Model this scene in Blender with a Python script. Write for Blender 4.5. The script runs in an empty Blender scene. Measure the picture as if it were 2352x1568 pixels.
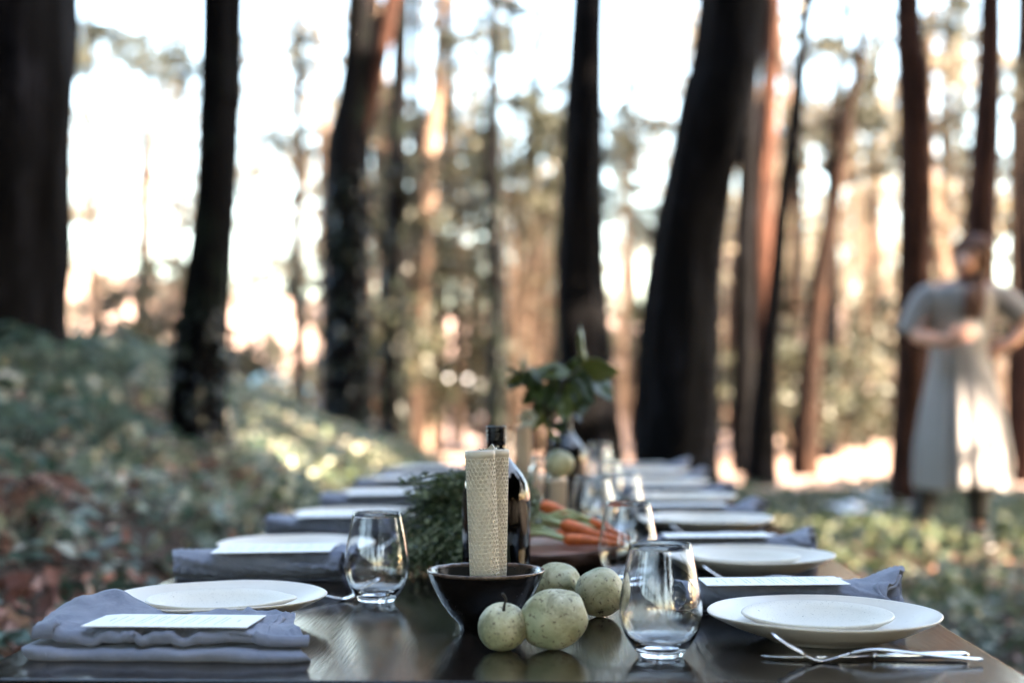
import bpy, bmesh, math, random
import numpy as np
from mathutils import Vector, Matrix, noise

random.seed(7)
rng = np.random.default_rng(7)
R = math.radians
PI = math.pi
S = bpy.context.scene
COL = S.collection

# ------------------------------------------------------------------ camera, sky, sun, exposure
CZ = 0.764                       # camera height above the clearing floor; the low table top is at 0.5
TZ = 0.5
cam_d = bpy.data.cameras.new('camera')
cam = bpy.data.objects.new('camera', cam_d)
COL.objects.link(cam)
cam.location = (0, 0, CZ)
cam.rotation_euler = (R(90 + 2.14), 0, R(1.876))
cam_d.lens = 50
cam_d.sensor_width = 36
cam_d.clip_start = 0.05
cam_d.clip_end = 1500
cam_d.dof.use_dof = True
cam_d.dof.focus_distance = 1.60
cam_d.dof.aperture_fstop = 2.4
cam_d.dof.aperture_blades = 0
S.camera = cam

SUN_EL = 21.0
SUN_AZ = 14.0                    # degrees from +X towards -Y (behind the camera)
w = bpy.data.worlds.new('World')
S.world = w
w.use_nodes = True
nt = w.node_tree
nt.nodes.clear()
sky = nt.nodes.new('ShaderNodeTexSky')
sky.sky_type = 'NISHITA'
sky.sun_disc = False
sky.sun_elevation = R(SUN_EL)
sky.sun_rotation = R(90 + SUN_AZ)
sky.air_density = 1.0
sky.dust_density = 1.6
bg = nt.nodes.new('ShaderNodeBackground')
bg.inputs['Strength'].default_value = 0.09
out = nt.nodes.new('ShaderNodeOutputWorld')
wb = nt.nodes.new('ShaderNodeMix')          # white balance of the skylight: exposed for the open shade
wb.data_type = 'RGBA'; wb.blend_type = 'MULTIPLY'
wb.inputs[0].default_value = 1.0
wb.inputs[7].default_value = (1.06, 0.99, 0.89, 1)
nt.links.new(sky.outputs[0], wb.inputs[6])
nt.links.new(wb.outputs[2], bg.inputs[0])
nt.links.new(bg.outputs[0], out.inputs[0])

sd = bpy.data.lights.new('sun', 'SUN')
sd.energy = 4.4
sd.angle = R(0.5)
sd.color = (1.0, 0.78, 0.58)
sun = bpy.data.objects.new('sun', sd)
COL.objects.link(sun)
sv = Vector((math.cos(R(SUN_AZ)) * math.cos(R(SUN_EL)), -math.sin(R(SUN_AZ)) * math.cos(R(SUN_EL)), math.sin(R(SUN_EL))))
sun.rotation_euler = sv.to_track_quat('Z', 'Y').to_euler()
sun.location = (20, -5, 20)

S.view_settings.view_transform = 'Standard'
S.view_settings.look = 'None'
S.view_settings.exposure = 4.6
S.view_settings.gamma = 1.0
S.view_settings.use_curve_mapping = False
S.render.engine = 'CYCLES'
S.cycles.max_bounces = 12
S.cycles.transmission_bounces = 12
S.cycles.transparent_max_bounces = 8
S.cycles.diffuse_bounces = 3
S.cycles.glossy_bounces = 4
S.cycles.caustics_refractive = True
S.cycles.caustics_reflective = False
S.cycles.sample_clamp_indirect = 6.0
S.cycles.use_denoising = True

# ------------------------------------------------------------------ photograph pixel -> world helpers
CROT = cam.rotation_euler.to_matrix()
def ray(px, py):
    return CROT @ Vector(((px - 1176) / 3267, -(py - 784) / 3267, -1.0))
def at_y(px, py, Y):
    d = ray(px, py); t = Y / d.y
    return Vector((d.x * t, Y, CZ + d.z * t))
def at_z(px, py, z):
    d = ray(px, py); t = (z - CZ) / d.z
    return Vector((d.x * t, d.y * t, z))

# ------------------------------------------------------------------ object helpers
def tag(o, label=None, cat=None, group=None, kind=None):
    if label: o['label'] = label
    if cat: o['category'] = cat
    if group: o['group'] = group
    if kind: o['kind'] = kind
    return o

def link(name, me, mat=None, parent=None, loc=None, rot=None, smooth=True):
    o = bpy.data.objects.new(name, me)
    COL.objects.link(o)
    if mat is not None and not me.materials:
        for m in (mat if isinstance(mat, (list, tuple)) else [mat]):
            me.materials.append(m)
    if parent: o.parent = parent
    if loc is not None: o.location = loc
    if rot is not None: o.rotation_euler = rot
    if smooth and len(me.polygons):
        me.polygons.foreach_set('use_smooth', np.ones(len(me.polygons), dtype=bool))
    return o

def thing(name, label, cat, loc=(0, 0, 0), rz=0.0, group=None):
    o = bpy.data.objects.new(name, None)
    COL.objects.link(o)
    o.empty_display_size = 0.05
    o.location = loc
    o.rotation_euler = (0, 0, rz)
    return tag(o, label, cat, group)

def copy_tree(o, parent=None):
    c = o.copy()
    COL.objects.link(c)
    if parent: c.parent = parent
    for ch in list(o.children):
        copy_tree(ch, c)
    return c

def mesh(name, v, f):
    me = bpy.data.meshes.new(name)
    me.from_pydata([tuple(p) for p in v], [], [tuple(q) for q in f])
    me.update()
    return me

def mesh_np(name, verts, faces):
    """verts (N,3), faces (M,k) numpy -> mesh, fast"""
    me = bpy.data.meshes.new(name)
    n, (m, k) = len(verts), faces.shape
    me.vertices.add(n)
    me.vertices.foreach_set('co', np.ascontiguousarray(verts, dtype=np.float32).ravel())
    me.loops.add(m * k)
    me.loops.foreach_set('vertex_index', np.ascontiguousarray(faces, dtype=np.int32).ravel())
    me.polygons.add(m)
    me.polygons.foreach_set('loop_start', np.arange(0, m * k, k, dtype=np.int32))
    me.update(calc_edges=True)
    me.validate()
    return me

class Geo:
    def __init__(self): self.v = []; self.f = []
    def grid(self, rows, close_u=False, close_v=False, flip=False):
        """rows: list of lists of points"""
        b = len(self.v); nr = len(rows); nc = len(rows[0])
        for r in rows: self.v.extend(r)
        for i in range(nr if close_v else nr - 1):
            for j in range(nc if close_u else nc - 1):
                a = b + i * nc + j; c = b + i * nc + (j + 1) % nc
                d = b + ((i + 1) % nr) * nc + (j + 1) % nc; e = b + ((i + 1) % nr) * nc + j
                self.f.append((a, e, d, c) if flip else (a, c, d, e))
        return b
    def lathe(self, prof, n=48, wob=None, cx=0, cy=0):
        rows = []
        for (r, z) in prof:
            row = []
            for k in range(n):
                a = 2 * PI * k / n
                q = max(r, 1e-5) * (1 if wob is None else wob(a, r, z))
                row.append((cx + q * math.cos(a), cy + q * math.sin(a), z))
            rows.append(row)
        self.grid(rows, close_u=True)
    def tube(self, pts, rad, n=8, cap=True):
        pts = [Vector(p) for p in pts]
        rows = []
        up = Vector((0, 0, 1))
        t0 = (pts[1] - pts[0]).normalized()
        if abs(t0.dot(up)) > .95: up = Vector((1, 0, 0))
        nrm = (up - t0 * up.dot(t0)).normalized()
        for i, p in enumerate(pts):
            t = (pts[min(i + 1, len(pts) - 1)] - pts[max(i - 1, 0)]).normalized()
            nrm = (nrm - t * nrm.dot(t)).normalized()
            bn = t.cross(nrm)
            r = rad[i] if isinstance(rad, (list, tuple)) else rad
            ra, rb = r if isinstance(r, (tuple, list)) else (r, r)
            rows.append([tuple(p + nrm * (rb * math.sin(2 * PI * k / n)) + bn * (ra * math.cos(2 * PI * k / n))) for k in range(n)])
        b = self.grid(rows, close_u=True, flip=False)
        if cap:
            self.f.append(tuple(b + k for k in range(n))[::-1])
            e = b + (len(rows) - 1) * n
            self.f.append(tuple(e + k for k in range(n)))
    def box(self, c, s):
        b = len(self.v)
        for dz in (-.5, .5):
            for dy in (-.5, .5):
                for dx in (-.5, .5):
                    self.v.append((c[0] + dx * s[0], c[1] + dy * s[1], c[2] + dz * s[2]))
        for q in ((0, 2, 3, 1), (4, 5, 7, 6), (0, 1, 5, 4), (2, 6, 7, 3), (0, 4, 6, 2), (1, 3, 7, 5)):
            self.f.append(tuple(b + i for i in q))
    def mesh(self, name, fix=True):
        me = mesh(name, self.v, self.f)
        if fix:
            bm = bmesh.new(); bm.from_mesh(me)
            bmesh.ops.remove_doubles(bm, verts=bm.verts, dist=1e-5)
            bmesh.ops.recalc_face_normals(bm, faces=bm.faces)
            bm.to_mesh(me); bm.free()
        return me

def spline(pts, n):
    """Catmull-Rom through pts (tuples), n samples"""
    P = [np.array(p, float) for p in pts]
    P = [2 * P[0] - P[1]] + P + [2 * P[-1] - P[-2]]
    segs = len(P) - 3
    res = []
    for i in range(n):
        u = i / (n - 1) * segs
        k = min(int(u), segs - 1); t = u - k
        a, b, c, d = P[k:k + 4]
        res.append(.5 * ((2 * b) + (-a + c) * t + (2 * a - 5 * b + 4 * c - d) * t * t + (-a + 3 * b - 3 * c + d) * t ** 3))
    return res

# ------------------------------------------------------------------ materials
class N:
    """tiny node-tree builder"""
    def __init__(self, name):
        self.m = bpy.data.materials.new(name)
        self.m.use_nodes = True
        self.t = self.m.node_tree
        self.t.nodes.clear()
        self.o = self.t.nodes.new('ShaderNodeOutputMaterial')
    def add(self, typ, ins=None, **kw):
        n = self.t.nodes.new(typ)
        for k, v in kw.items(): setattr(n, k, v)
        for k, v in (ins or {}).items():
            if isinstance(v, bpy.types.NodeSocket): self.t.links.new(v, n.inputs[k])
            else: n.inputs[k].default_value = v
        return n
    def coord(self, scale=(1, 1, 1), space='Object'):
        tc = self.add('ShaderNodeTexCoord')
        return self.add('ShaderNodeMapping', {'Vector': tc.outputs[space], 'Scale': scale}).outputs[0]
    def noise(self, vec, scale, detail=4, rough=.55, dist=0):
        return self.add('ShaderNodeTexNoise', {'Vector': vec, 'Scale': scale, 'Detail': detail, 'Roughness': rough, 'Distortion': dist}).outputs[0]
    def ramp(self, fac, stops):
        n = self.add('ShaderNodeValToRGB', {'Fac': fac})
        el = n.color_ramp.elements
        while len(el) < len(stops): el.new(.5)
        for e, (p, c) in zip(el, stops):
            e.position = p
            e.color = (c, c, c, 1) if not isinstance(c, tuple) else (*c, 1)
        return n.outputs[0]
    def bump(self, h, strength=.3, dist=.01, normal=None):
        ins = {'Height': h, 'Strength': strength, 'Distance': dist}
        if normal is not None: ins['Normal'] = normal
        return self.add('ShaderNodeBump', ins).outputs[0]
    def mix(self, a, b, fac, mode='MIX'):
        n = self.t.nodes.new('ShaderNodeMix'); n.data_type = 'RGBA'; n.blend_type = mode
        for idx, v in ((0, fac), (6, a), (7, b)):
            if isinstance(v, bpy.types.NodeSocket): self.t.links.new(v, n.inputs[idx])
            else: n.inputs[idx].default_value = v if idx == 0 else (*v, 1)
        return n.outputs[2]
    def bsdf(self, **kw):
        p = self.t.nodes.new('ShaderNodeBsdfPrincipled')
        for k, v in kw.items():
            k = {'base': 'Base Color', 'rough': 'Roughness', 'metal': 'Metallic', 'normal': 'Normal', 'trans': 'Transmission Weight', 'ior': 'IOR',
                 'coat': 'Coat Weight', 'coat_rough': 'Coat Roughness', 'sheen': 'Sheen Weight', 'sss': 'Subsurface Weight', 'sss_scale': 'Subsurface Scale',
                 'sss_rad': 'Subsurface Radius', 'spec': 'Specular IOR Level'}[k]
            if isinstance(v, bpy.types.NodeSocket): self.t.links.new(v, p.inputs[k])
            elif k == 'Base Color': p.inputs[k].default_value = (*v, 1)
            else: p.inputs[k].default_value = v
        return p.outputs[0]
    def done(self, shader, disp=None):
        self.t.links.new(shader, self.o.inputs[0])
        return self.m

M = {}
def m_wood_table():
    n = N('dark_stained_wood')
    v = n.coord((26, 1.2, 26))
    g = n.noise(v, 3.0, 8, .62, .6)
    v2 = n.coord((90, 3.5, 90))
    f = n.noise(v2, 4.0, 6, .6)
    big = n.noise(n.coord((1, 1, 1)), 5.0, 3)
    col = n.ramp(g, [(.3, (.005, .004, .003)), (.55, (.013, .009, .007)), (.8, (.032, .021, .014))])
    scr = n.ramp(n.noise(n.coord((14, 240, 1)), 2.0, 3, .7), [(.68, 0.0), (.72, 1.0)])
    col = n.mix(col, (.13, .10, .075), n.add('ShaderNodeMath', {0: scr, 1: .25}, operation='MULTIPLY').outputs[0])
    rough = n.ramp(n.mix(big, f, .5), [(.3, .05), (.7, .14)])
    h = n.mix(f, g, .4)
    return n.done(n.bsdf(base=col, rough=rough, normal=n.bump(h, .16, .004), spec=.6))
M['table'] = m_wood_table()

def m_linen():
    n = N('slate_blue_linen')
    v = n.coord((1, 1, 1))
    wv = n.add('ShaderNodeTexWave', {'Vector': v, 'Scale': 420.0, 'Distortion': 1.0}, bands_direction='X').outputs['Fac']
    wv2 = n.add('ShaderNodeTexWave', {'Vector': v, 'Scale': 420.0, 'Distortion': 1.0}, bands_direction='Y').outputs['Fac']
    th = n.mix(wv, wv2, .5)
    big = n.noise(v, 30, 4)
    col = n.ramp(big, [(.3, (.125, .142, .196)), (.7, (.200, .215, .275))])
    col = n.mix(col, n.mix((.75, .75, .75), (1.1, 1.1, 1.1), th), .5, 'MULTIPLY')
    bmp = n.bump(n.noise(v, 55, 5, .6), .5, .004)
    return n.done(n.bsdf(base=col, rough=.92, sheen=.15, normal=n.bump(th, .25, .0006, bmp)))
M['linen'] = m_linen()

def m_simple(name, c, rough=.5, var=.15, scale=20, bump=.0, bscale=60, **kw):
    n = N(name)
    v = n.coord()
    col = n.ramp(n.noise(v, scale, 5), [(.3, tuple(x * (1 - var) for x in c)), (.7, tuple(min(1, x * (1 + var)) for x in c))])
    if bump: kw['normal'] = n.bump(n.noise(v, bscale, 5), bump, .003)
    return n.done(n.bsdf(base=col, rough=rough, **kw))

def m_ceramic(name, c, rough, speck):
    n = N(name)
    v = n.coord()
    col = n.ramp(n.noise(v, 14, 4), [(.3, tuple(x * .95 for x in c)), (.7, tuple(x * 1.03 for x in c))])
    if not speck:
        col = n.mix(col, (.30, .26, .21), n.ramp(n.noise(v, 210, 2, .5), [(.71, 0.0), (.74, .6)]))
        col = n.mix(col, tuple(x * .86 for x in c), n.ramp(n.noise(v, 9, 5, .6, .8), [(.45, 0.0), (.7, .7)]))
    if speck:
        s = n.noise(v, 520, 2, .5)
        col = n.mix(col, (.36, .31, .25), n.ramp(s, [(.61, 0.0), (.69, .55)]))
        s2 = n.noise(v, 170, 2, .5)
        col = n.mix(col, (.10, .07, .05), n.ramp(s2, [(.735, 0.0), (.75, .8)]))
    return n.done(n.bsdf(base=col, rough=rough, normal=n.bump(n.noise(v, 40, 4), .10, .002)))
M['plate'] = m_ceramic('pale_glazed_stoneware', (.68, .615, .535), .33, False)
M['plate_speck'] = m_ceramic('speckled_stoneware', (.66, .60, .505), .45, True)
M['card'] = m_simple('white_card_stock', (.80, .80, .80), .7, .02)
M['ink'] = m_simple('grey_printing_ink', (.40, .40, .41), .7, .1)
M['steel'] = m_simple('polished_steel', (.62, .62, .63), .16, .03, 30, metal=1.0)

def m_glass(name, c=(1, 1, 1), rough=0.0, ior=1.47):
    n = N(name)
    return n.done(n.bsdf(base=c, rough=rough, trans=1.0, ior=ior))
M['glass'] = m_glass('clear_glass', (.985, .99, .995))
M['amber'] = m_glass('amber_glass', (.010, .004, .0025), 0.0, 1.5)

def m_wax(name, c):
    n = N(name)
    v = n.coord()
    col = n.mix(n.ramp(n.noise(v, 25, 5), [(.3, tuple(x * .82 for x in c)), (.7, c)]), tuple(min(1, x * 1.35) for x in c), n.ramp(n.noise(v, 90, 4, .7), [(.56, 0.0), (.75, .6)]))
    return n.done(n.bsdf(base=col, rough=.55, sss=.04, sss_scale=.002, sss_rad=(1, .7, .45), normal=n.bump(n.noise(v, 300, 4), .15, .0008)))
M['wax'] = m_wax('ivory_beeswax', (.60, .525, .415))
M['wax_far'] = m_wax('tan_beeswax', (.56, .42, .29))
M['wick'] = m_simple('cotton_wick', (.55, .5, .42), .9)

def m_bowl():
    n = N('dark_brown_glaze')
    v = n.coord()
    geo = n.add('ShaderNodeSeparateXYZ', {0: n.add('ShaderNodeTexCoord').outputs['Object']}).outputs[2]
    col = n.ramp(n.noise(v, 60, 6, .65), [(.35, (.0025, .002, .002)), (.65, (.007, .0055, .005)), (.8, (.02, .017, .018))])
    rim = n.ramp(geo, [(.0, 0.0), (.0635, 0.0), (.0655, 1.0)])
    col = n.mix(col, (.16, .10, .07), n.add('ShaderNodeMath', {0: rim, 1: n.ramp(n.noise(v, 90, 4), [(.35, .2), (.6, 1.0)])}, operation='MULTIPLY').outputs[0])
    return n.done(n.bsdf(base=col, rough=n.ramp(n.noise(v, 45, 4), [(.4, .08), (.7, .28)]), normal=n.bump(n.noise(v, 110, 5), .35, .002)))
M['bowl'] = m_bowl()

def m_pear():
    n = N('russet_green_fruit_skin')
    v = n.coord()
    info = n.add('ShaderNodeObjectInfo')
    vv = n.add('ShaderNodeVectorMath', {0: v, 1: info.outputs['Location']}, operation='ADD').outputs[0]
    a = n.noise(vv, 28, 6, .6, .4)
    col = n.ramp(a, [(.28, (.17, .155, .070)), (.44, (.34, .315, .175)), (.60, (.50, .46, .30)), (.82, (.60, .55, .41))])
    col = n.mix(col, (.13, .11, .05), n.ramp(n.noise(vv, 22, 6, .7, .8), [(.50, 0.0), (.64, .8)]))
    tint = n.noise(vv, 11, 2)
    col = n.mix(col, (.20, .28, .18), n.ramp(tint, [(.45, 0.0), (.7, .55)]))
    sp = n.noise(vv, 230, 2, .5)
    col = n.mix(col, (.10, .075, .04), n.ramp(sp, [(.60, 0.0), (.66, .8)]))
    vo = n.add('ShaderNodeTexVoronoi', {'Vector': vv, 'Scale': 70.0}).outputs['Distance']
    spot = n.ramp(vo, [(.07, .95), (.20, 0.0)])
    gate = n.ramp(n.noise(vv, 24, 1), [(.50, 0.0), (.56, 1.0)])
    col = n.mix(col, (.05, .035, .02), n.add('ShaderNodeMath', {0: spot, 1: gate}, operation='MULTIPLY').outputs[0])
    return n.done(n.bsdf(base=col, rough=.55, normal=n.bump(n.noise(vv, 90, 5), .18, .002), sss=.05, sss_scale=.004))
M['pear'] = m_pear()
M['stem'] = m_simple('dark_fruit_stem', (.03, .022, .016), .8, .3)
M['carrot'] = m_simple('carrot_skin', (.56, .125, .026), .55, .25, 60, .3, 120)
M['stalk'] = m_simple('pale_green_stalk', (.33, .37, .17), .5, .25, 40)
M['hem'] = m_simple('dark_blue_thread', (.05, .055, .09), .9)

def m_leaf(name, stops, trans=.35, rough=.5, spec=.4, per_object=False):
    """leaf material: colour varies leaf by leaf"""
    n = N(name)
    if per_object: r = n.add('ShaderNodeObjectInfo').outputs['Random']
    else: r = n.add('ShaderNodeNewGeometry').outputs['Random Per Island']
    col = n.ramp(r, stops)
    fine = n.noise(n.coord(), 40, 3)
    col = n.mix(col, n.mix((.7, .7, .7), (1.25, 1.25, 1.25), fine), .6, 'MULTIPLY')
    p = n.bsdf(base=col, rough=rough, spec=spec)
    t = n.add('ShaderNodeBsdfTranslucent', {'Color': col}).outputs[0]
    mx = n.add('ShaderNodeMixShader', {0: trans, 1: p, 2: t}).outputs[0]
    return n.done(mx)
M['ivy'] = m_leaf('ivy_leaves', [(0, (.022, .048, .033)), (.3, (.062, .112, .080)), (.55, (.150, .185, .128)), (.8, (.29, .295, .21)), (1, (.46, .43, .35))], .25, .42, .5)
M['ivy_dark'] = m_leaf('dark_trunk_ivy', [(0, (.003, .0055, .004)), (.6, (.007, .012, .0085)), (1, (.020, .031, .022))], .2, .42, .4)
M['cover'] = m_leaf('ground_cover_leaves', [(0, (.024, .042, .018)), (.4, (.065, .090, .036)), (.7, (.100, .125, .066)), (.92, (.18, .19, .12)), (1, (.30, .28, .20))], .3, .42, .5)
M['litter'] = m_leaf('dry_leaf_litter', [(0, (.040, .018, .012)), (.3, (.15, .055, .035)), (.55, (.29, .13, .085)), (.8, (.44, .26, .20)), (1, (.55, .42, .34))], .15, .7, .3)
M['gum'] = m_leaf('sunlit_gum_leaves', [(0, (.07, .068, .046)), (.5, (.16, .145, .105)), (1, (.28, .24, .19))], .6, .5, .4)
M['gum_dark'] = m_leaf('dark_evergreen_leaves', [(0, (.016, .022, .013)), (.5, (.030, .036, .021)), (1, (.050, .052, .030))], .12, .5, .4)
M['herb'] = m_leaf('feathery_carrot_leaves', [(0, (.010, .020, .007)), (.4, (.045, .070, .022)), (.75, (.14, .17, .075)), (1, (.32, .33, .19))], .3, .5, .4)

def m_bigleaf():
    n = N('glossy_broad_leaf')
    r = n.add('ShaderNodeObjectInfo').outputs['Random']
    col = n.ramp(r, [(0, (.024, .042, .016)), (.5, (.060, .084, .024)), (1, (.14, .15, .045))])
    p = n.bsdf(base=col, rough=.26, spec=.55, normal=n.bump(n.noise(n.coord(), 60, 3), .2, .003))
    t = n.add('ShaderNodeBsdfTranslucent', {'Color': n.mix(col, (.30, .32, .05), .4)}).outputs[0]
    return n.done(n.add('ShaderNodeMixShader', {0: .22, 1: p, 2: t}).outputs[0])
M['bigleaf'] = m_bigleaf()
M['petal'] = m_simple('cream_petal', (.34, .33, .24), .6, .1)

def m_bark(name, lo, mid, hi, bscale=1.0, moss=None):
    n = N(name)
    v = n.coord((9, 9, 1.1))
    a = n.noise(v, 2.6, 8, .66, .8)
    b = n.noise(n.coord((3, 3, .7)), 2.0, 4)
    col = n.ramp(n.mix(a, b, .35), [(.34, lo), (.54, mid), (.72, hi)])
    if moss:
        z = n.add('ShaderNodeSeparateXYZ', {0: n.add('ShaderNodeTexCoord').outputs['Object']}).outputs[2]
        msk = n.ramp(n.noise(n.coord((2, 2, 2)), 1.6, 4), [(.5, 0.0), (.62, .7)])
        col = n.mix(col, moss, msk)
    return n.done(n.bsdf(base=col, rough=.88, normal=n.bump(a, .9, .05 * bscale), spec=.06))
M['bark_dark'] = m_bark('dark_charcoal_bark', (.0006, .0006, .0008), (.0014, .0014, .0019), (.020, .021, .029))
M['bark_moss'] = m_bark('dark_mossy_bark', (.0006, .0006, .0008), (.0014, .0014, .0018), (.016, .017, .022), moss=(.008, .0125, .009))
M['bark_red'] = m_bark('red_brown_bark', (.008, .005, .0045), (.045, .022, .016), (.20, .095, .062))
M['bark_mid'] = m_bark('dull_brown_bark', (.006, .004, .004), (.020, .012, .009), (.11, .060, .042))
M['bark_pale'] = m_bark('pale_brown_bark', (.06, .045, .036), (.15, .105, .08), (.30, .22, .17))

def m_ground():
    n = N('forest_floor_and_dirt')
    tc = n.add('ShaderNodeTexCoord').outputs['Object']
    xyz = n.add('ShaderNodeSeparateXYZ', {0: tc})
    wob = n.noise(tc, .9, 4)
    a = n.add('ShaderNodeMath', {0: wob, 1: 3.0}, operation='MULTIPLY').outputs[0]
    y = n.add('ShaderNodeMath', {0: xyz.outputs[1], 1: a}, operation='ADD').outputs[0]
    fac = n.add('ShaderNodeMapRange', {'Value': y, 1: 11.8, 2: 13.0}).outputs[0]
    soil = n.ramp(n.noise(tc, 14, 8, .65), [(.3, (.018, .013, .010)), (.55, (.050, .034, .024)), (.75, (.11, .070, .050))])
    dirt = n.ramp(n.noise(tc, 2.2, 8, .6), [(.3, (.36, .24, .19)), (.55, (.45, .315, .255)), (.8, (.52, .38, .32))])
    col = n.mix(soil, dirt, fac)
    return n.done(n.bsdf(base=col, rough=.95, spec=.2, normal=n.bump(n.noise(tc, 18, 8, .7), .6, .04)))
M['ground'] = m_ground()
M['skin'] = m_simple('skin', (.50, .27, .19), .5, .05, 12, sss=.08, sss_scale=.01)
M['hair'] = m_simple('long_brown_hair', (.075, .028, .013), .7, .4, 70)
M['dress'] = m_simple('pale_grey_linen_dress', (.20, .196, .20), .85, .05, 30, .2, 90)
M['black'] = m_simple('black_cloth', (.012, .012, .013), .8, .2)
M['boot'] = m_simple('black_leather', (.014, .013, .013), .45, .2)
M['lips'] = m_simple('lip_skin', (.42, .15, .12), .5, .05)
M['eye'] = m_simple('dark_eye', (.03, .02, .015), .2, .05)
M['cushion'] = m_simple('charcoal_grey_cloth', (.075, .075, .085), .9, .12, 25, .3, 160)
M['board_top'] = None
def m_board():
    n = N('red_gum_slab')
    g = n.noise(n.coord((3, 22, 8)), 3.0, 7, .6, .7)
    col = n.ramp(g, [(.3, (.10, .040, .025)), (.55, (.20, .085, .055)), (.8, (.30, .145, .10))])
    return n.done(n.bsdf(base=col, rough=.42, normal=n.bump(g, .15, .002)))
M['board_top'] = m_board()
M['bark_slab'] = m_bark('rough_dark_slab_bark', (.020, .012, .009), (.050, .028, .020), (.11, .065, .05), .06)
M['blue_canvas'] = m_simple('blue_canvas', (.05, .15, .24), .7, .1)
M['white_cloth'] = m_simple('white_cotton', (.74, .76, .80), .9, .03)
M['white_paint'] = m_simple('white_painted_metal', (.74, .74, .72), .5, .05)
M['pink_wall'] = m_simple('dusty_pink_boards', (.40, .25, .22), .85, .08)

# ------------------------------------------------------------------ terrain
BX = [-30, -8, -4.5, -2.9, -2.45, -2.2, -1.83, -1.29, -.95, -.62, -.45, 60]
BH = [2.2, 1.75, 1.35, 1.02, .88, .78, .60, .40, .215, .04, 0, 0]
def sstep(a, b, x):
    t = min(1, max(0, (x - a) / (b - a)))
    return t * t * (3 - 2 * t)
def ground_h(x, y):
    h = np.interp(x, BX, BH) * (1 - sstep(10.6, 14.5, y))
    n1 = noise.noise(Vector((x * .9, y * .9, 3.1)))
    amp = .05 * (1 if x < -.6 else sstep(.7, 2.0, abs(x)) * .6)
    h += n1 * amp * (1 - sstep(10.5, 13, y) * .6)
    if x < -.7: h += noise.noise(Vector((x * 2.7, y * 2.7, 9.1))) * .04 * (1 - sstep(10.5, 13, y))
    h += .00085 * max(0, y - 50) ** 1.8
    h += .0010 * max(0, -x - 9) ** 2 * sstep(12, 30, y) if x < -9 else 0
    return float(h)

def axis(segs):
    a = []
    for lo, hi, st in segs:
        a += list(np.arange(lo, hi, st))
    return np.array(a + [segs[-1][1]])
gx = axis([(-160, -30, 8), (-30, -8, 1.5), (-8, -3, .4), (-3, 3.5, .16), (3.5, 12, .6), (12, 30, 2), (30, 160, 10)])
gy = axis([(-40, -6, 4), (-6, 0, .6), (0, 14, .2), (14, 30, .9), (30, 80, 3), (80, 320, 15)])
gv = np.array([(x, y, ground_h(x, y)) for y in gy for x in gx])
nx, ny = len(gx), len(gy)
ii, jj = np.meshgrid(np.arange(ny - 1), np.arange(nx - 1), indexing='ij')
a0 = (ii * nx + jj).ravel()
ground = link('ground', mesh_np('ground', gv, np.stack([a0, a0 + 1, a0 + nx + 1, a0 + nx], 1)), M['ground'])
tag(ground, kind='structure')

# ------------------------------------------------------------------ leaves as numpy batches
def rand_frames(n, tilt=1.0, up=(0, 0, 1), r=rng):
    """random leaf frames: (dir, side, normal), normals near `up` when tilt is small"""
    nrm = r.normal(size=(n, 3)) * tilt + np.array(up)
    nrm /= np.linalg.norm(nrm, axis=1, keepdims=True)
    d = r.normal(size=(n, 3))
    d -= nrm * (d * nrm).sum(1, keepdims=True)
    d /= np.linalg.norm(d, axis=1, keepdims=True)
    return d, np.cross(nrm, d), nrm

def leaf_batch(name, c, size, tilt=1.0, aspect=.45, fold=.18, up=(0, 0, 1), frames=None, curl=0.0, r=rng):
    """rhombus leaves with a crease (curl=0) or 6-point curled leaves"""
    n = len(c)
    d, s, m = frames if frames is not None else rand_frames(n, tilt, up, r)
    L = size[:, None]
    W = L * aspect * r.uniform(.75, 1.25, (n, 1))
    if curl == 0:
        v = np.stack([c - d * L * .5, c + s * W * .5 + m * L * fold * .5 - d * L * .05, c + d * L * .5, c - s * W * .5 + m * L * fold * .5 - d * L * .05], 1)
        b = np.arange(n)[:, None] * 4
        f = np.concatenate([b + np.array([[0, 2, 1]]), b + np.array([[0, 3, 2]])], 1).reshape(-1, 3)
        return mesh_np(name, v.reshape(-1, 3), f)
    k = curl * r.uniform(-.3, 1, (n, 1))
    v = np.stack([c - d * L * .5 + m * L * k * .8, c + s * W * .5 - d * L * .12 + m * L * fold * .4, c + s * W * .42 + d * L * .2 + m * L * (fold * .4 + k * .12),
                  c + d * L * .5 + m * L * k, c - s * W * .42 + d * L * .2 + m * L * (fold * .5 + k * .12), c - s * W * .5 - d * L * .12 + m * L * fold * .5,
                  c - d * L * .1, c + d * L * .18 + m * L * k * .1], 1)
    b = np.arange(n)[:, None] * 8
    f = np.concatenate([b + np.array([q]) for q in ([0, 6, 1], [0, 5, 6], [1, 6, 7], [1, 7, 2], [6, 5, 7], [5, 4, 7], [2, 7, 3], [7, 4, 3])], 1).reshape(-1, 3)
    return mesh_np(name, v.reshape(-1, 3), f)

def gh_arr(x, y):
    return np.array([ground_h(a, b) for a, b in zip(x, y)])

def patchy(x, y, s, seed):
    return np.array([noise.noise(Vector((a * s, b * s, seed))) for a, b in zip(x, y)])

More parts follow.
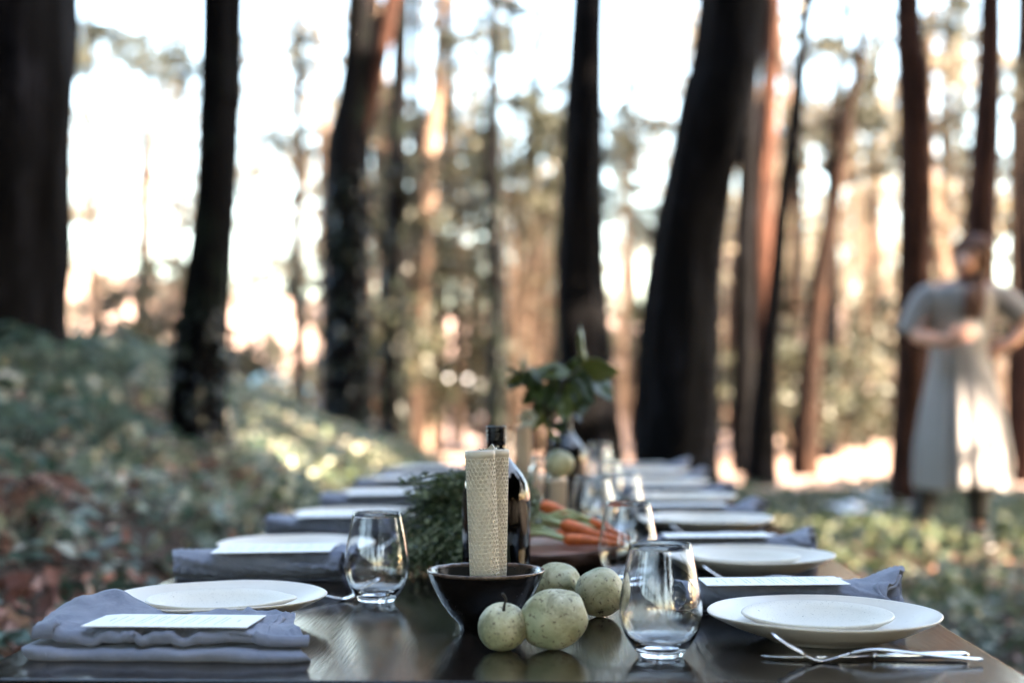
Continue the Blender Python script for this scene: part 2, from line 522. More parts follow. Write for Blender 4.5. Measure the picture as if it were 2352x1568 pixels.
# ivy and weeds on the bank: thick up the slope, thinning to dry litter by the table
n0 = 60000
x = rng.uniform(-6.0, -.56, n0); y = 1.2 + 11.6 * rng.uniform(0, 1, n0) ** 1.25
dens = patchy(x, y, 1.3, 2.2)
bare = np.clip((3.0 - y) / 1.3, 0, .8)
keep = (rng.uniform(0, 1, n0) < np.clip(.75 + dens * 1.1, 0, 1) * (1 - np.clip(bare, 0, .93))) & (x > -.46 * y - 1.2)
x, y = x[keep], y[keep]
lift = np.clip(patchy(x, y, 1.7, 5.5) + .35, 0, 1)
z = gh_arr(x, y) + rng.uniform(.0, 1, len(x)) ** 1.3 * (.035 + .075 * lift * np.clip((-x - .8) / 1.4, 0, 1))
o = link('ivy', leaf_batch('ivy', np.stack([x, y, z], 1), np.clip(rng.lognormal(-2.95, .38, len(x)), .02, .14), .65, .7), M['ivy'])
tag(o, 'blue green ivy and weeds covering the sloping bank', 'ivy', kind='stuff')

n0 = 15000
x = rng.uniform(-2.6, -.5, n0); y = 1.0 + rng.uniform(0, 1, n0) ** 1.3 * 5.0
pr = np.clip(1.15 - (y - 1.0) / 2.6, .05, 1)
keep = (rng.uniform(0, 1, n0) < pr) & (x > -.46 * y - .5)
x, y = x[keep], y[keep]
z = gh_arr(x, y) + rng.uniform(.0, .035, len(x))
o = link('leaf_litter', leaf_batch('leaf_litter', np.stack([x, y, z], 1), rng.uniform(.035, .085, len(x)), .55, .42, .25, curl=.35), M['litter'])
tag(o, 'dry brown fallen leaves heaped on the bank beside the table', 'leaf litter', kind='stuff')

n0 = 1500
x = rng.uniform(.55, 3.6, n0); y = 1.2 + rng.uniform(0, 1, n0) ** 1.2 * 6
z = gh_arr(x, y) + rng.uniform(0, .03, n0)
o = link('leaf_litter', leaf_batch('leaf_litter_thin', np.stack([x, y, z], 1), rng.uniform(.035, .08, n0), .5, .42, .25, curl=.3), M['litter'])
tag(o, 'thin scatter of red brown leaves on the ground past the cushions', 'leaf litter', kind='stuff')

n0 = 52000
x = rng.uniform(.5, 6.5, n0); y = 1.4 + rng.uniform(0, 1, n0) ** 1.05 * 10.0
dens = patchy(x, y, 1.5, 7.7)
near = np.clip((2.6 - y) / 1.2, 0, .7)
keep = (rng.uniform(0, 1, n0) < np.clip(.72 + dens * 1.2, .10, 1) * (1 - near)) & (x < .5 * y + 1.5)
x, y, dens = x[keep], y[keep], dens[keep]
z = gh_arr(x, y) + rng.uniform(0, 1, len(x)) ** 1.4 * np.clip(.06 + .16 * (dens + .2), .03, .2)
o = link('ground_cover', leaf_batch('ground_cover', np.stack([x, y, z], 1), np.clip(rng.lognormal(-3.05, .38, len(x)), .018, .12), .6, .65), M['cover'])
tag(o, 'olive green ground cover plants growing over the clearing floor', 'ground cover', kind='stuff')

n0 = 5000      # strip beyond the table's far end
x = rng.uniform(-1.2, 1.0, n0); y = rng.uniform(5.0, 11.3, n0)
z = gh_arr(x, y) + rng.uniform(0, .1, n0)
o = link('ground_cover', leaf_batch('ground_cover_far', np.stack([x, y, z], 1), rng.uniform(.035, .08, n0), .6, .65), M['cover'])
tag(o, 'low green plants on the ground beyond the table end', 'ground cover', kind='stuff')

# ferns and fallen twigs
M['fern_rust'] = m_leaf('dead_bracken', [(0, (.07, .030, .020)), (.5, (.22, .105, .072)), (1, (.36, .23, .17))], .25, .7, .3)
M['fern_green'] = m_leaf('fern_leaves', [(0, (.030, .070, .048)), (.5, (.075, .13, .095)), (1, (.17, .22, .16))], .3, .5, .4)
def fern(x, y, n, L, mat, label, seed):
    r = np.random.default_rng(seed)
    t = thing('fern', label, 'fern', (x, y, ground_h(x, y) - .02), 0, 'ferns on the bank')
    C, D_, Nn, Z = [], [], [], []
    g = Geo()
    for k in range(n):
        a = 2 * PI * k / n + r.uniform(-.3, .3)
        l = L * r.uniform(.7, 1.15)
        h = r.uniform(.35, .8) * l
        q = spline([(0, 0, 0), (math.cos(a) * l * .45, math.sin(a) * l * .45, h), (math.cos(a) * l, math.sin(a) * l, h * .55)], 22)
        g.tube([tuple(p) for p in q], [.004 - .00015 * i for i in range(22)], 5)
        for i in range(3, 22):
            d = Vector(q[min(i + 1, 21)] - q[i - 1]).normalized()
            sd_ = d.cross(Vector((0, 0, 1))).normalized()
            w_ = l * .26 * math.sin(PI * (i / 22) ** .8) + .012
            for sg in (-1, 1):
                br = (sd_ * sg + d * .5).normalized()
                C.append(tuple(Vector(q[i]) + br * w_ * .5)); D_.append(tuple(br)); Nn.append(tuple(Vector((r.normal() * .3, r.normal() * .3, 1)))); Z.append(w_)
    link('stem', g.mesh('fern_stem'), M['stem'], t)
    D_ = np.array(D_); Nn = np.array(Nn); Nn -= D_ * (Nn * D_).sum(1, keepdims=True); Nn /= np.linalg.norm(Nn, axis=1, keepdims=True)
    link('frond', leaf_batch('frond', np.array(C), np.array(Z), frames=(D_, np.cross(Nn, D_), Nn), aspect=.22, r=r), M[mat], t, smooth=False)
for x_, y_, n_, L_, m_, lb_ in ((-1.38, 3.45, 9, .27, 'fern_rust', 'rust brown dead fern at the very edge of the picture, on the bank'), (-1.75, 4.6, 9, .36, 'fern_green', 'blue green fern on the bank above the dead ferns'),
                                (-2.2, 6.2, 9, .42, 'fern_green', 'blue green fern at the foot of the huge black trunk'), (-1.75, 5.4, 8, .26, 'fern_green', 'blue green fern halfway down the bank by the napkins'), (-2.3, 7.3, 9, .34, 'fern_green', 'blue green fern beside the ivy footed trunk')):
    fern(x_, y_, n_, L_, m_, lb_, int(y_ * 10))
g = Geo()
rt = random.Random(12)
for k in range(46):
    y_ = rt.uniform(1.5, 5.5); x_ = rt.uniform(-2.4, -.7) if k % 3 else rt.uniform(.8, 3)
    a = rt.uniform(0, 6.28); l = rt.uniform(.12, .45)
    pts = [(x_ + math.cos(a) * l * u + rt.uniform(-.012, .012), y_ + math.sin(a) * l * u, ground_h(x_ + math.cos(a) * l * u, y_ + math.sin(a) * l * u) + .02 + rt.uniform(0, .05)) for u in (0, .3, .6, 1)]
    r_ = rt.uniform(.003, .008)
    g.tube(spline(pts, 9), [r_ * (1 - .06 * i) for i in range(9)], 5)
o = link('twigs', g.mesh('twigs', fix=False), M['bark_pale'])
tag(o, 'thin dry twigs scattered over the leaf litter', 'twigs', kind='stuff')

# ------------------------------------------------------------------ trees
def trunk_mesh(name, pts, seg=22, ridge=.05, seed=0.0, flare=None):
    """pts: (Vector, radius) from the base upwards"""
    rows = []
    for (p, r) in pts:
        row = []
        for k in range(seg):
            a = 2 * PI * k / seg
            q = r * (1 + ridge * noise.noise(Vector((math.cos(a) * 2.6, math.sin(a) * 2.6, p.z * .8 + seed))) * 2
                     + ridge * .8 * noise.noise(Vector((math.cos(a) * 7, math.sin(a) * 7, p.z * 2.2 + seed))))
            row.append((p.x + q * math.cos(a), p.y + q * math.sin(a), p.z))
        rows.append(row)
    g = Geo(); g.grid(rows, close_u=True)
    return g.mesh(name)

def resample(ctrl, step):
    """ctrl: list of (x,y,z,r) -> dense list by arc length through a spline"""
    n = max(6, int(sum(np.linalg.norm(np.array(ctrl[i + 1][:3]) - np.array(ctrl[i][:3])) for i in range(len(ctrl) - 1)) / step))
    return [(Vector(q[:3]), max(.01, q[3])) for q in spline(ctrl, n)]

CROWNS = {}
def crown_mesh(kind, seed):
    """clumped crown, unit-ish: centred on the origin, about 5 m across"""
    key = (kind, seed)
    if key in CROWNS: return CROWNS[key]
    r = np.random.default_rng(seed)
    if kind == 'high':      nc, per, R3, ls = 26, 75, (2.3, 2.3, 2.6), .30
    elif kind == 'dense':   nc, per, R3, ls = 95, 130, (1.9, 1.9, 3.8), .32
    elif kind == 'thin':    nc, per, R3, ls = 19, 62, (1.8, 1.8, 4.2), .20
    else:                   nc, per, R3, ls = 20, 80, (1.1, 1.1, .85), .13     # shrub
    cc = r.normal(size=(nc, 3)); cc /= np.linalg.norm(cc, axis=1, keepdims=True)
    cc *= (r.uniform(.15, 1, (nc, 1)) ** .6) * np.array(R3)
    pts = []
    for c in cc:
        rad = r.uniform(.35, .8) * (1 if kind != 'shrub' else .5)
        q = r.normal(size=(per, 3)); q /= np.linalg.norm(q, axis=1, keepdims=True)
        q *= r.uniform(.2, 1, (per, 1)) ** .5 * rad * np.array([1, 1, .65])
        pts.append(c + q)
    c = np.concatenate(pts)
    CROWNS[key] = leaf_batch('crown_' + kind, c, r.uniform(.6, 1.4, len(c)) * ls, 1.4, .42, .12, r=r)
    return CROWNS[key]

def limb_mesh(name, base, tips, r0):
    g = Geo()
    for t in tips:
        b = Vector(base); t = Vector(t)
        mid = (b + t) / 2 + Vector((0, 0, (t - b).length * .12))
        q = spline([tuple(b), tuple(mid), tuple(t)], 7)
        g.tube(q, [r0 * (1 - .75 * i / 6) for i in range(7)], 7)
    return g.mesh(name)

def tree(label, Y, path, barkm, crown='high', top=15, group=None, seg=22, ridge=.085, name='tree', flare=1.35, crown_scale=1.0, leafm='gum_dark'):
    """path: (px, py, width px) down the trunk as seen from the camera, at depth Y"""
    pts = []
    sc = Y / 3267
    for (px, py, wd) in path[::-1]:
        p = at_y(px, py, Y)
        pts.append((p.x, Y, p.z, wd * sc / 2))
    gz = ground_h(pts[0][0], Y) - .12
    if pts[0][2] > gz + .05:
        b = pts[0]
        pts.insert(0, (b[0], Y, gz, b[3] * flare))
    seed = random.uniform(0, 90)
    hi = pts[-1]; lo = pts[max(0, len(pts) - 3)]
    slope = max(-.12, min(.12, (hi[0] - lo[0]) / max(.3, hi[2] - lo[2])))
    for k in (1, 2, 3):
        zz = hi[2] + (top - hi[2]) * k / 3
        pts.append((hi[0] + slope * (zz - hi[2]) * .6 + random.uniform(-.1, .1), Y + random.uniform(-.2, .2), zz, hi[3] * (1 - .22 * k)))
    base = Vector(pts[0][:3])
    t = thing(name, label, 'tree', (base.x, base.y, base.z), 0, group)
    loc = [(p[0] - base.x, p[1] - base.y, p[2] - base.z, p[3]) for p in pts]
    dense = resample(loc, .16)
    link('trunk', trunk_mesh('trunk', dense, seg, ridge, seed), M[barkm], t)
    apex = Vector(loc[-1][:3])
    r = random.Random(int(seed * 1000))
    tips = [apex + Vector((r.uniform(-2, 2), r.uniform(-2, 2), r.uniform(-.5, 1.5))) for _ in range(5)]
    link('limb', limb_mesh('limb', apex - Vector((0, 0, 1.8)), tips, loc[-1][3] * .6), M[barkm], t)
    c = link('crown', crown_mesh(crown, 11 + int(seed) % 3), M[leafm], t, apex + Vector((0, 0, .6)), (0, 0, seed), smooth=False)
    c.scale = (crown_scale,) * 3
    return t, loc

def trunk_ivy(t, loc, n, zmax, seed, size=(.035, .075)):
    r = np.random.default_rng(seed)
    D = resample([q for q in loc], .05)
    D = [(p, q) for p, q in D if p.z < zmax]
    idx = np.minimum((r.uniform(0, 1, n) ** 1.5 * len(D)).astype(int), len(D) - 1)
    a = r.uniform(0, 2 * PI, n)
    c = np.array([[D[i][0].x + math.cos(b) * (D[i][1] * 1.06 + .03 * r.uniform()), D[i][0].y + math.sin(b) * (D[i][1] * 1.06 + .03 * r.uniform()), D[i][0].z + r.uniform(-.03, .03)] for i, b in zip(idx, a)])
    nrm = np.stack([np.cos(a), np.sin(a), .4 + 0 * a], 1) + r.normal(size=(n, 3)) * .45
    nrm /= np.linalg.norm(nrm, axis=1, keepdims=True)
    d = np.array([[0, 0, -1.0]]) + r.normal(size=(n, 3)) * .7
    d -= nrm * (d * nrm).sum(1, keepdims=True)
    d /= np.linalg.norm(d, axis=1, keepdims=True)
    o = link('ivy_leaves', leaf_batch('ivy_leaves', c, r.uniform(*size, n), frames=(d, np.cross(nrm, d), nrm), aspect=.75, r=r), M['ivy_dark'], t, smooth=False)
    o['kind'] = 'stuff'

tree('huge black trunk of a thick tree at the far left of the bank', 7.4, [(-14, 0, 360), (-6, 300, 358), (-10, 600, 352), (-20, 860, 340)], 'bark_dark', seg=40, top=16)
t, loc = tree('dark leaning trunk with ivy round its foot rising from the bank', 6.4, [(509, 0, 96), (504, 250, 96), (495, 450, 98), (478, 650, 112), (462, 820, 122), (452, 1000, 130)], 'bark_moss', seg=28, top=15)
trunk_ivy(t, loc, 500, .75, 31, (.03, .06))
t, loc = tree('dark forked tree with a limb coloured sunlit red leaning away from it', 11.5, [(824, 0, 58), (815, 200, 74), (800, 330, 100), (797, 500, 108), (797, 750, 110), (797, 990, 122)], 'bark_moss', seg=26)
g = Geo()
lp = [at_y(px, py, 11.5) - Vector(t.location) for px, py in ((808, 380), (838, 270), (868, 150), (895, 20), (925, -150))]
g.tube(spline([tuple(p) for p in lp], 14), [.085 - .002 * i for i in range(14)], 12)
link('limb', g.mesh('red_limb'), M['bark_red'], t)['label'] = 'limb coloured red as if sunlit'  # red of the sunlight on this limb put into its bark colour
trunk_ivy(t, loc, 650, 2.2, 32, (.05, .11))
t, loc = tree('thin dark trunk just past the forked tree, ivy covered', 15.5, [(916, 200, 40), (912, 400, 46), (907, 700, 52), (904, 1000, 58)], 'bark_moss')
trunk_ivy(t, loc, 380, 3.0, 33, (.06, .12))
tree('dim brown slender trunk behind the carrot greens', 18, [(1010, 120, 30), (985, 350, 44), (972, 650, 52), (964, 990, 58)], 'bark_pale')
t, loc = tree('slender dark trunk directly behind the amber bottle neck', 14, [(1132, 100, 22), (1129, 300, 34), (1136, 520, 42), (1140, 760, 46), (1138, 990, 50)], 'bark_moss')
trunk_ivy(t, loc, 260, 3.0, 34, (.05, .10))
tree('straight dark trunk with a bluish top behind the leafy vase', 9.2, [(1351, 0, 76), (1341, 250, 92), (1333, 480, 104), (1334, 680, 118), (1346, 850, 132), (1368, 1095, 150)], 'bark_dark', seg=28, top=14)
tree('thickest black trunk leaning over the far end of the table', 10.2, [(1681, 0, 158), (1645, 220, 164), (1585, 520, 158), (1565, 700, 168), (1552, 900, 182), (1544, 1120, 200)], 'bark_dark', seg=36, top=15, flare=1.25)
tree('narrow dark trunk close beside the thickest black trunk', 14, [(1738, 0, 30), (1722, 250, 36), (1713, 500, 42), (1708, 800, 46), (1706, 1130, 56)], 'bark_dark')
tree('sunlit red barked trunk between two narrow dark ones', 15.5, [(1772, 100, 40), (1760, 300, 48), (1746, 500, 56), (1750, 800, 58), (1744, 1110, 74)], 'bark_red')
tree('thin dark tree leaning away from the thickest trunk', 12, [(1854, 0, 25), (1838, 150, 32), (1825, 300, 35), (1800, 460, 33), (1783, 650, 37), (1766, 800, 44), (1752, 980, 60), (1748, 1135, 84)], 'bark_dark')
tree('crooked thin brown tree leaning next to pink dirt', 13.5, [(1978, 75, 22), (1951, 225, 26), (1930, 375, 30), (1905, 520, 36), (1882, 650, 40), (1866, 800, 44), (1852, 1000, 58), (1848, 1125, 72)], 'bark_mid')
tree('short stout dark stem beside the pink dirt', 17, [(1912, 720, 34), (1900, 900, 40), (1896, 1060, 52)], 'bark_dark', crown='thin', top=8)
tree('red barked trunk standing behind the person in its own shade', 9.8, [(2086, 0, 60), (2098, 150, 70), (2102, 330, 70), (2100, 600, 72), (2096, 800, 74), (2088, 1000, 80)], 'bark_red', seg=26)
tree("red barked trunk directly above the person's head", 10.6, [(2274, 0, 50), (2266, 250, 60), (2254, 480, 68), (2246, 700, 74), (2240, 1000, 84)], 'bark_red', seg=26)
tree('red barked trunk cut by the picture edge past the person', 12.5, [(2368, 0, 34), (2366, 400, 44), (2360, 800, 54), (2358, 1080, 62)], 'bark_red')

# trees further off in the sun: four kinds, each copied
def far_tree(kind, seed, h, lean):
    t = thing('far_tree', 'x', 'tree', (0, 0, -50))
    r = random.Random(seed)
    ctrl = [(0, 0, 0, .20), (lean * .3, .1, h * .3, .15), (lean * .7, -.1, h * .65, .11), (lean, 0, h, .05)]
    link('trunk', trunk_mesh('trunk', resample(ctrl, .5), 12, .06, seed), M['bark_pale' if kind == 'thin' else 'bark_dark'], t)
    link('crown', crown_mesh(kind, seed), M['gum' if kind == 'thin' else 'gum_dark'], t, (lean * .8, 0, h * (.56 if kind == 'thin' else .62)), smooth=False)
    return t
def place(proto, x, y, rz, sc, label, group, first=[]):
    if id(proto) not in first: first.append(id(proto)); o = proto
    else: o = copy_tree(proto)
    o.location = (x, y, ground_h(x, y) - .1)
    o.rotation_euler = (0, 0, rz)
    o.scale = (sc, sc, sc)
    tag(o, label, 'tree', group)
    return o
fp = [far_tree('thin', 101, 8, .5), far_tree('thin', 102, 10, -.6), far_tree('thin', 103, 6.5, .2)]
rr = random.Random(42)
spots = []
for ring, (y0, y1, cnt) in enumerate(((18, 25, 5), (25, 38, 23), (38, 58, 36), (58, 90, 34))):
    for i in range(cnt):
        for _ in range(30):
            yy = rr.uniform(y0, y1)
            u = rr.uniform(-.46, .52)
            xx = u * yy
            px = 1283 + u * 3267
            if 980 < px < 1120 and yy < 60: continue             # the open dirt seen past the bottle
            if 560 < px < 720 and yy < 45: continue              # the bright gap over the bank
            if 560 < px < 735 and rr.random() < .85: continue
            if px < 560 and rr.random() < .35: continue
            if 170 < px < 440 and rr.random() < .55: continue
            if 1400 < px < 1560 and rr.random() < .75: continue  # the sky gap between the two big trunks
            if all((xx - a) ** 2 + (yy - b) ** 2 > 5 for a, b in spots): break
        else: continue
        spots.append((xx, yy))
        place(rr.choice(fp), xx, yy, rr.uniform(0, 6.28), rr.uniform(.75, 1.25), 'slim pale trunked gum tree out in the bright sun beyond the clearing', 'sunlit gum trees far beyond the table')
# low shrubs along the far side of the dirt
def shrub(seed):
    t = thing('shrub', 'x', 'shrub', (0, 0, -50))
    g = Geo()
    r = random.Random(seed)
    for k in range(6):
        a = r.uniform(0, 6.28)
        g.tube([(0, 0, 0), (math.cos(a) * .3, math.sin(a) * .3, .5), (math.cos(a) * .7, math.sin(a) * .7, 1.0)], [.03, .02, .01], 6)
    link('stem', g.mesh('shrub_stem'), M['bark_pale'], t)
    link('crown', crown_mesh('shrub', seed), M['gum' if seed % 2 else 'gum_dark'], t, (0, 0, .9), smooth=False)
    return t
sp_ = [shrub(201), shrub(202)]
for i in range(30):
    for _ in range(30):
        yy = rr.uniform(19, 50); u = rr.uniform(-.42, .48); px = 1283 + u * 3267
        if 960 < px < 1130: continue
        if 1900 < px < 2080 and yy < 27: continue
        break
    o = place(sp_[i % 2], u * yy, yy, rr.uniform(0, 6.28), rr.uniform(.7, 1.5), 'low bushy shrub at the far side of the pink dirt', 'shrubs beyond the dirt')
    o['category'] = 'shrub'
# thin dark stems between the big trunks
rq = random.Random(77)
for (px, wd, Y, ln) in ((945, 20, 19, 12), (1050, 16, 22, -10), (1225, 18, 18, 16), (1090, 13, 26, 6), (1455, 12, 24, -12), (1815, 20, 19, 30), (1985, 16, 21, 40), (2165, 20, 20, 18), (2205, 13, 25, 8), (2330, 22, 17, 14), (1645, 16, 22, 14), (690, 18, 20, -8), (330, 14, 24, 8), (215, 16, 21, -6), (410, 12, 23, 10), (875, 16, 20, -10), (1010, 15, 20, 5), (1180, 12, 24, -5)):
    tree('thin dark stem standing among the sunlit trees past the clearing', Y, [(px + ln, 0, wd * 1.1), (px + ln * .6 + rq.uniform(-8, 8), 300, wd * 1.3), (px + ln * .3 + rq.uniform(-8, 8), 620, wd * 1.5), (px, 960, wd * 1.8)], 'bark_dark', 'thin', 12, 'thin dark stems past the clearing', 10, crown_scale=.8)
# shaded understory just past the clearing, between the trunks
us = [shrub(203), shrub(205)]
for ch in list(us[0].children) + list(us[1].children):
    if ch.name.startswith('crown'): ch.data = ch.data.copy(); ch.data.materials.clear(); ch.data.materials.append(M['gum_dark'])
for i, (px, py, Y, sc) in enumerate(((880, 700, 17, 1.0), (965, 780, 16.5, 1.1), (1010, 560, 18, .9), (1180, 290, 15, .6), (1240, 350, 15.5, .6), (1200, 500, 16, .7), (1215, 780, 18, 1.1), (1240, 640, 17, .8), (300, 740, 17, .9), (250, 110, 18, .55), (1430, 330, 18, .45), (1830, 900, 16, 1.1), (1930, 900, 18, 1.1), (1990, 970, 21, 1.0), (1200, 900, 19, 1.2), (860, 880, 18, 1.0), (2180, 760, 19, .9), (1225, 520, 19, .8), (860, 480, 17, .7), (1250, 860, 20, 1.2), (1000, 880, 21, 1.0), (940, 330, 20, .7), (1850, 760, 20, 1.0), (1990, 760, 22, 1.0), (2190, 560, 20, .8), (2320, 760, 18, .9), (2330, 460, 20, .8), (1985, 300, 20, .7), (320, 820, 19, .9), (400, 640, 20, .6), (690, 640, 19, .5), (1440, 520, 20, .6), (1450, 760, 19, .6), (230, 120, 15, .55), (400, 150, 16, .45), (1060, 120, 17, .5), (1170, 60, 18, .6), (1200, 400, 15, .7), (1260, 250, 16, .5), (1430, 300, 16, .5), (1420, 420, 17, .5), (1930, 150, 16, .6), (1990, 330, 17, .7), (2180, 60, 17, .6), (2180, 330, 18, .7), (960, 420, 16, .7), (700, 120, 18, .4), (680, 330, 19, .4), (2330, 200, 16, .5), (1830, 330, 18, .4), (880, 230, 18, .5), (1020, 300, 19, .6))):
    p = at_y(px, py, Y)
    o = us[i % 2] if i < 2 else copy_tree(us[i % 2])
    gz = ground_h(p.x, Y) - .1
    hgt = max(.4, p.z - gz)
    o.location = (p.x, Y, gz); o.rotation_euler = (0, 0, i * 1.9)
    o.scale = (sc, sc, sc)
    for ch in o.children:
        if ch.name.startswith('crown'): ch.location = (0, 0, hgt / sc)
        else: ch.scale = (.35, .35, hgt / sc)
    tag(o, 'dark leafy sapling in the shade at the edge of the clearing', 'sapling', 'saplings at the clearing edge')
    o.name = 'sapling'
# dense evergreens added out of view on the sunny side to shade the near scene
dp = [far_tree('dense', 301, 9, .2), far_tree('dense', 302, 10, -.2)]
for i, (xx, yy, sc) in enumerate(((8.0, -4.5, 1.1), (9.5, -2.6, 1.25), (7.6, -.9, 1.05), (9.8, .8, 1.2), (7.9, 2.4, 1.05), (10.2, 1.3, 1.15), (12.5, .2, 1.4), (12.6, -3.0, 1.4), (15.5, -.8, 1.5), (8.8, 8.4, .85), (11.6, 8.1, .9), (6.8, -7, 1.1))):
    place(dp[i % 2], xx, yy, i * 1.3, sc, 'unseen dense evergreen tree added on the sunny side to shade the table', 'evergreens shading the table')
for i, (xx, yy, sc) in enumerate(((-6.0, -1.5, 1.3), (-7.5, 1.6, 1.4), (-7.0, 4.6, 1.3), (-8.5, 8.0, 1.4), (-5.2, -4.8, 1.4), (-3.6, -7.0, 1.2), (0.2, -8.6, 1.2), (3.8, -7.2, 1.2), (5.6, -4.6, 1.2), (6.0, -1.6, .9), (-4.4, -2.4, 1.1), (-9.5, -3.5, 1.9), (-2.5, -12, 1.7), (4.6, -12.5, 1.7), (-6.5, -9.0, 2.0), (8.5, -10, 2.0), (-11, 3, 2.0), (-12, 8.5, 1.8), (1.5, -14, 2.6), (-5, -14, 2.6))):
    place(dp[i % 2], xx, yy, i * 1.7, sc, 'unseen dense evergreen tree added to block low sky light round the clearing', 'evergreens added to block sky light')  # trees added out of view to cut the low sky light
# dark undergrowth added out of view to block low sky light below those crowns
for i in range(40):
    if 9 < i < 31: continue
    a = R(150 + 208 * i / 39)
    rad = 7.4 + 1.8 * (i % 3)
    o = copy_tree(us[i % 2])
    xx, yy = math.cos(a) * rad, 1.5 + math.sin(a) * rad
    o.location = (xx, yy, ground_h(xx, yy) - .2); o.rotation_euler = (0, 0, i * 1.1)
    o.scale = (2.3, 2.3, 2.6)
    for ch in o.children:
        if ch.name.startswith('crown'): ch.location = (0, 0, .75)
    tag(o, 'unseen big dark bush added to block low sky light around the table', 'bush', 'bushes added to block sky light')
    o.name = 'bush'
hi_ = place(dp[0], 10.6, 5.0, .4, .85, 'unseen evergreen with its crown raised to shade the bank trunk, not the person', None)  # evergreens added out of view, crowns raised so sun still reaches the person
for ch in hi_.children:
    if ch.name.startswith('crown'): ch.location.z = 10.8
hi_ = place(dp[1], 11.5, 3.2, .9, .85, 'unseen high crowned evergreen added to shade the ivy bank', None)
for ch in hi_.children:
    if ch.name.startswith('crown'): ch.location.z = 10.35
hi_ = place(dp[0], 13.6, 4.4, 1.9, 1.0, 'tallest unseen high crowned evergreen added to keep sun off the bank', None)
for ch in hi_.children:
    if ch.name.startswith('crown'): ch.location.z = 10.3
place(fp[1], 10.4, 5.2, .6, .85, 'unseen gum tree added between the low sun and the person for dapples', None)  # gum trees added out of view to break up the sunlight
place(fp[2], 9.2, 5.7, 2.2, .8, 'small unseen gum tree added to cast dapples on the pale dress', None)
place(fp[0], 9.6, 7.9, 1.0, .95, 'slim unseen gum tree added to cast broken shade over the person', None)
place(fp[1], 9.4, 10.2, 2.0, .85, 'slim unseen gum tree added to cast broken shade over the red barked trunks', None)
place(fp[2], 14.0, 9.3, 3.0, 1.2, 'slim unseen gum tree added on the sunny side for broken shade', None)

# ------------------------------------------------------------------ far things on and beyond the dirt
def far_shed():
    Y = 46
    p = at_y(1040, 960, Y)
    t = thing('shed', 'low dusty pink shed under a white roof far across the clearing', 'shed', (p.x, Y, 0))
    g = Geo(); g.box((0, 1.2, .5), (3.4, 2.4, 1.0)); link('wall', g.mesh('shed_wall'), M['pink_wall'], t, smooth=False)
    g = Geo()
    g.v = [(-1.9, -.25, .98), (1.9, -.25, .98), (1.9, 1.2, 1.52), (-1.9, 1.2, 1.52), (-1.9, 2.65, .98), (1.9, 2.65, .98),
           (-1.9, -.25, 1.04), (1.9, -.25, 1.04), (1.9, 1.2, 1.58), (-1.9, 1.2, 1.58), (-1.9, 2.65, 1.04), (1.9, 2.65, 1.04)]
    g.f = [(0, 1, 2, 3), (3, 2, 5, 4), (6, 9, 8, 7), (9, 10, 11, 8), (0, 6, 7, 1), (4, 5, 11, 10), (0, 3, 9, 6), (3, 4, 10, 9), (1, 7, 8, 2), (2, 8, 11, 5)]
    link('roof', g.mesh('shed_roof'), M['white_paint'], t, smooth=False)
    g = Geo(); g.box((.6, -.02, .42), (.7, .04, .84)); link('door', g.mesh('shed_door'), M['white_paint'], t, smooth=False)
    for xx in (-1.0, -.2):
        g = Geo(); g.box((xx, -.02, .6), (.45, .05, .4)); link('window', g.mesh('shed_window'), M['boot'], t, smooth=False)
far_shed()
def tent():
    Y = 34
    p = at_y(614, 845, Y)
    gz = ground_h(p.x, Y)
    t = thing('tent', 'small peaked blue tent beyond the bank between two trunks', 'tent', (p.x, Y, gz))
    h = p.z - gz
    g = Geo()
    g.v = [(-1.0, -1, h * .62), (1.0, -1, h * .62), (1.0, 1, h * .62), (-1.0, 1, h * .62), (0, 0, h)]
    g.f = [(0, 1, 4), (1, 2, 4), (2, 3, 4), (3, 0, 4)]
    o = link('roof', g.mesh('tent_roof'), M['blue_canvas'], t, smooth=False)
    md = o.modifiers.new('thick', 'SOLIDIFY'); md.thickness = .02
    for sx in (-.97, .97):
        for sy in (-.97, .97):
            g = Geo(); g.tube([(sx, sy, 0), (sx, sy, h * .63)], .025, 8)
            link('pole', g.mesh('tent_pole'), M['boot'], t)
tent()
def crumpled_sheet(px, py, wx, wy, seed, label):
    p = at_z(px, py, .03)
    rows = []
    for i in range(15):
        row = []
        for j in range(15):
            u, v = i / 14 - .5, j / 14 - .5
            q = Vector((u * 5, v * 5, seed))
            row.append((u * wx + noise.noise(q) * .03, v * wy + noise.noise(q + Vector((7, 0, 0))) * .03, .02 + .05 * abs(noise.noise(q * .8 + Vector((0, 5, 0)))) + .06 * max(0, .4 - u * u * 4 - v * v * 3)))
        rows.append(row)
    g = Geo(); g.grid(rows)
    o = link('picnic_cloth', g.mesh('picnic_cloth'), M['white_cloth'], None, (p.x, p.y, ground_h(p.x, p.y) + .005), (0, 0, seed))
    o.modifiers.new('thick', 'SOLIDIFY').thickness = .006
    tag(o, label, 'cloth')
crumpled_sheet(2024, 1142, .30, 1.4, .02, "larger white cloth lying on the pink dirt beside the person's legs")
crumpled_sheet(1958, 1168, .20, .6, .06, 'smaller white cloth lying on the dirt where the ground cover begins')

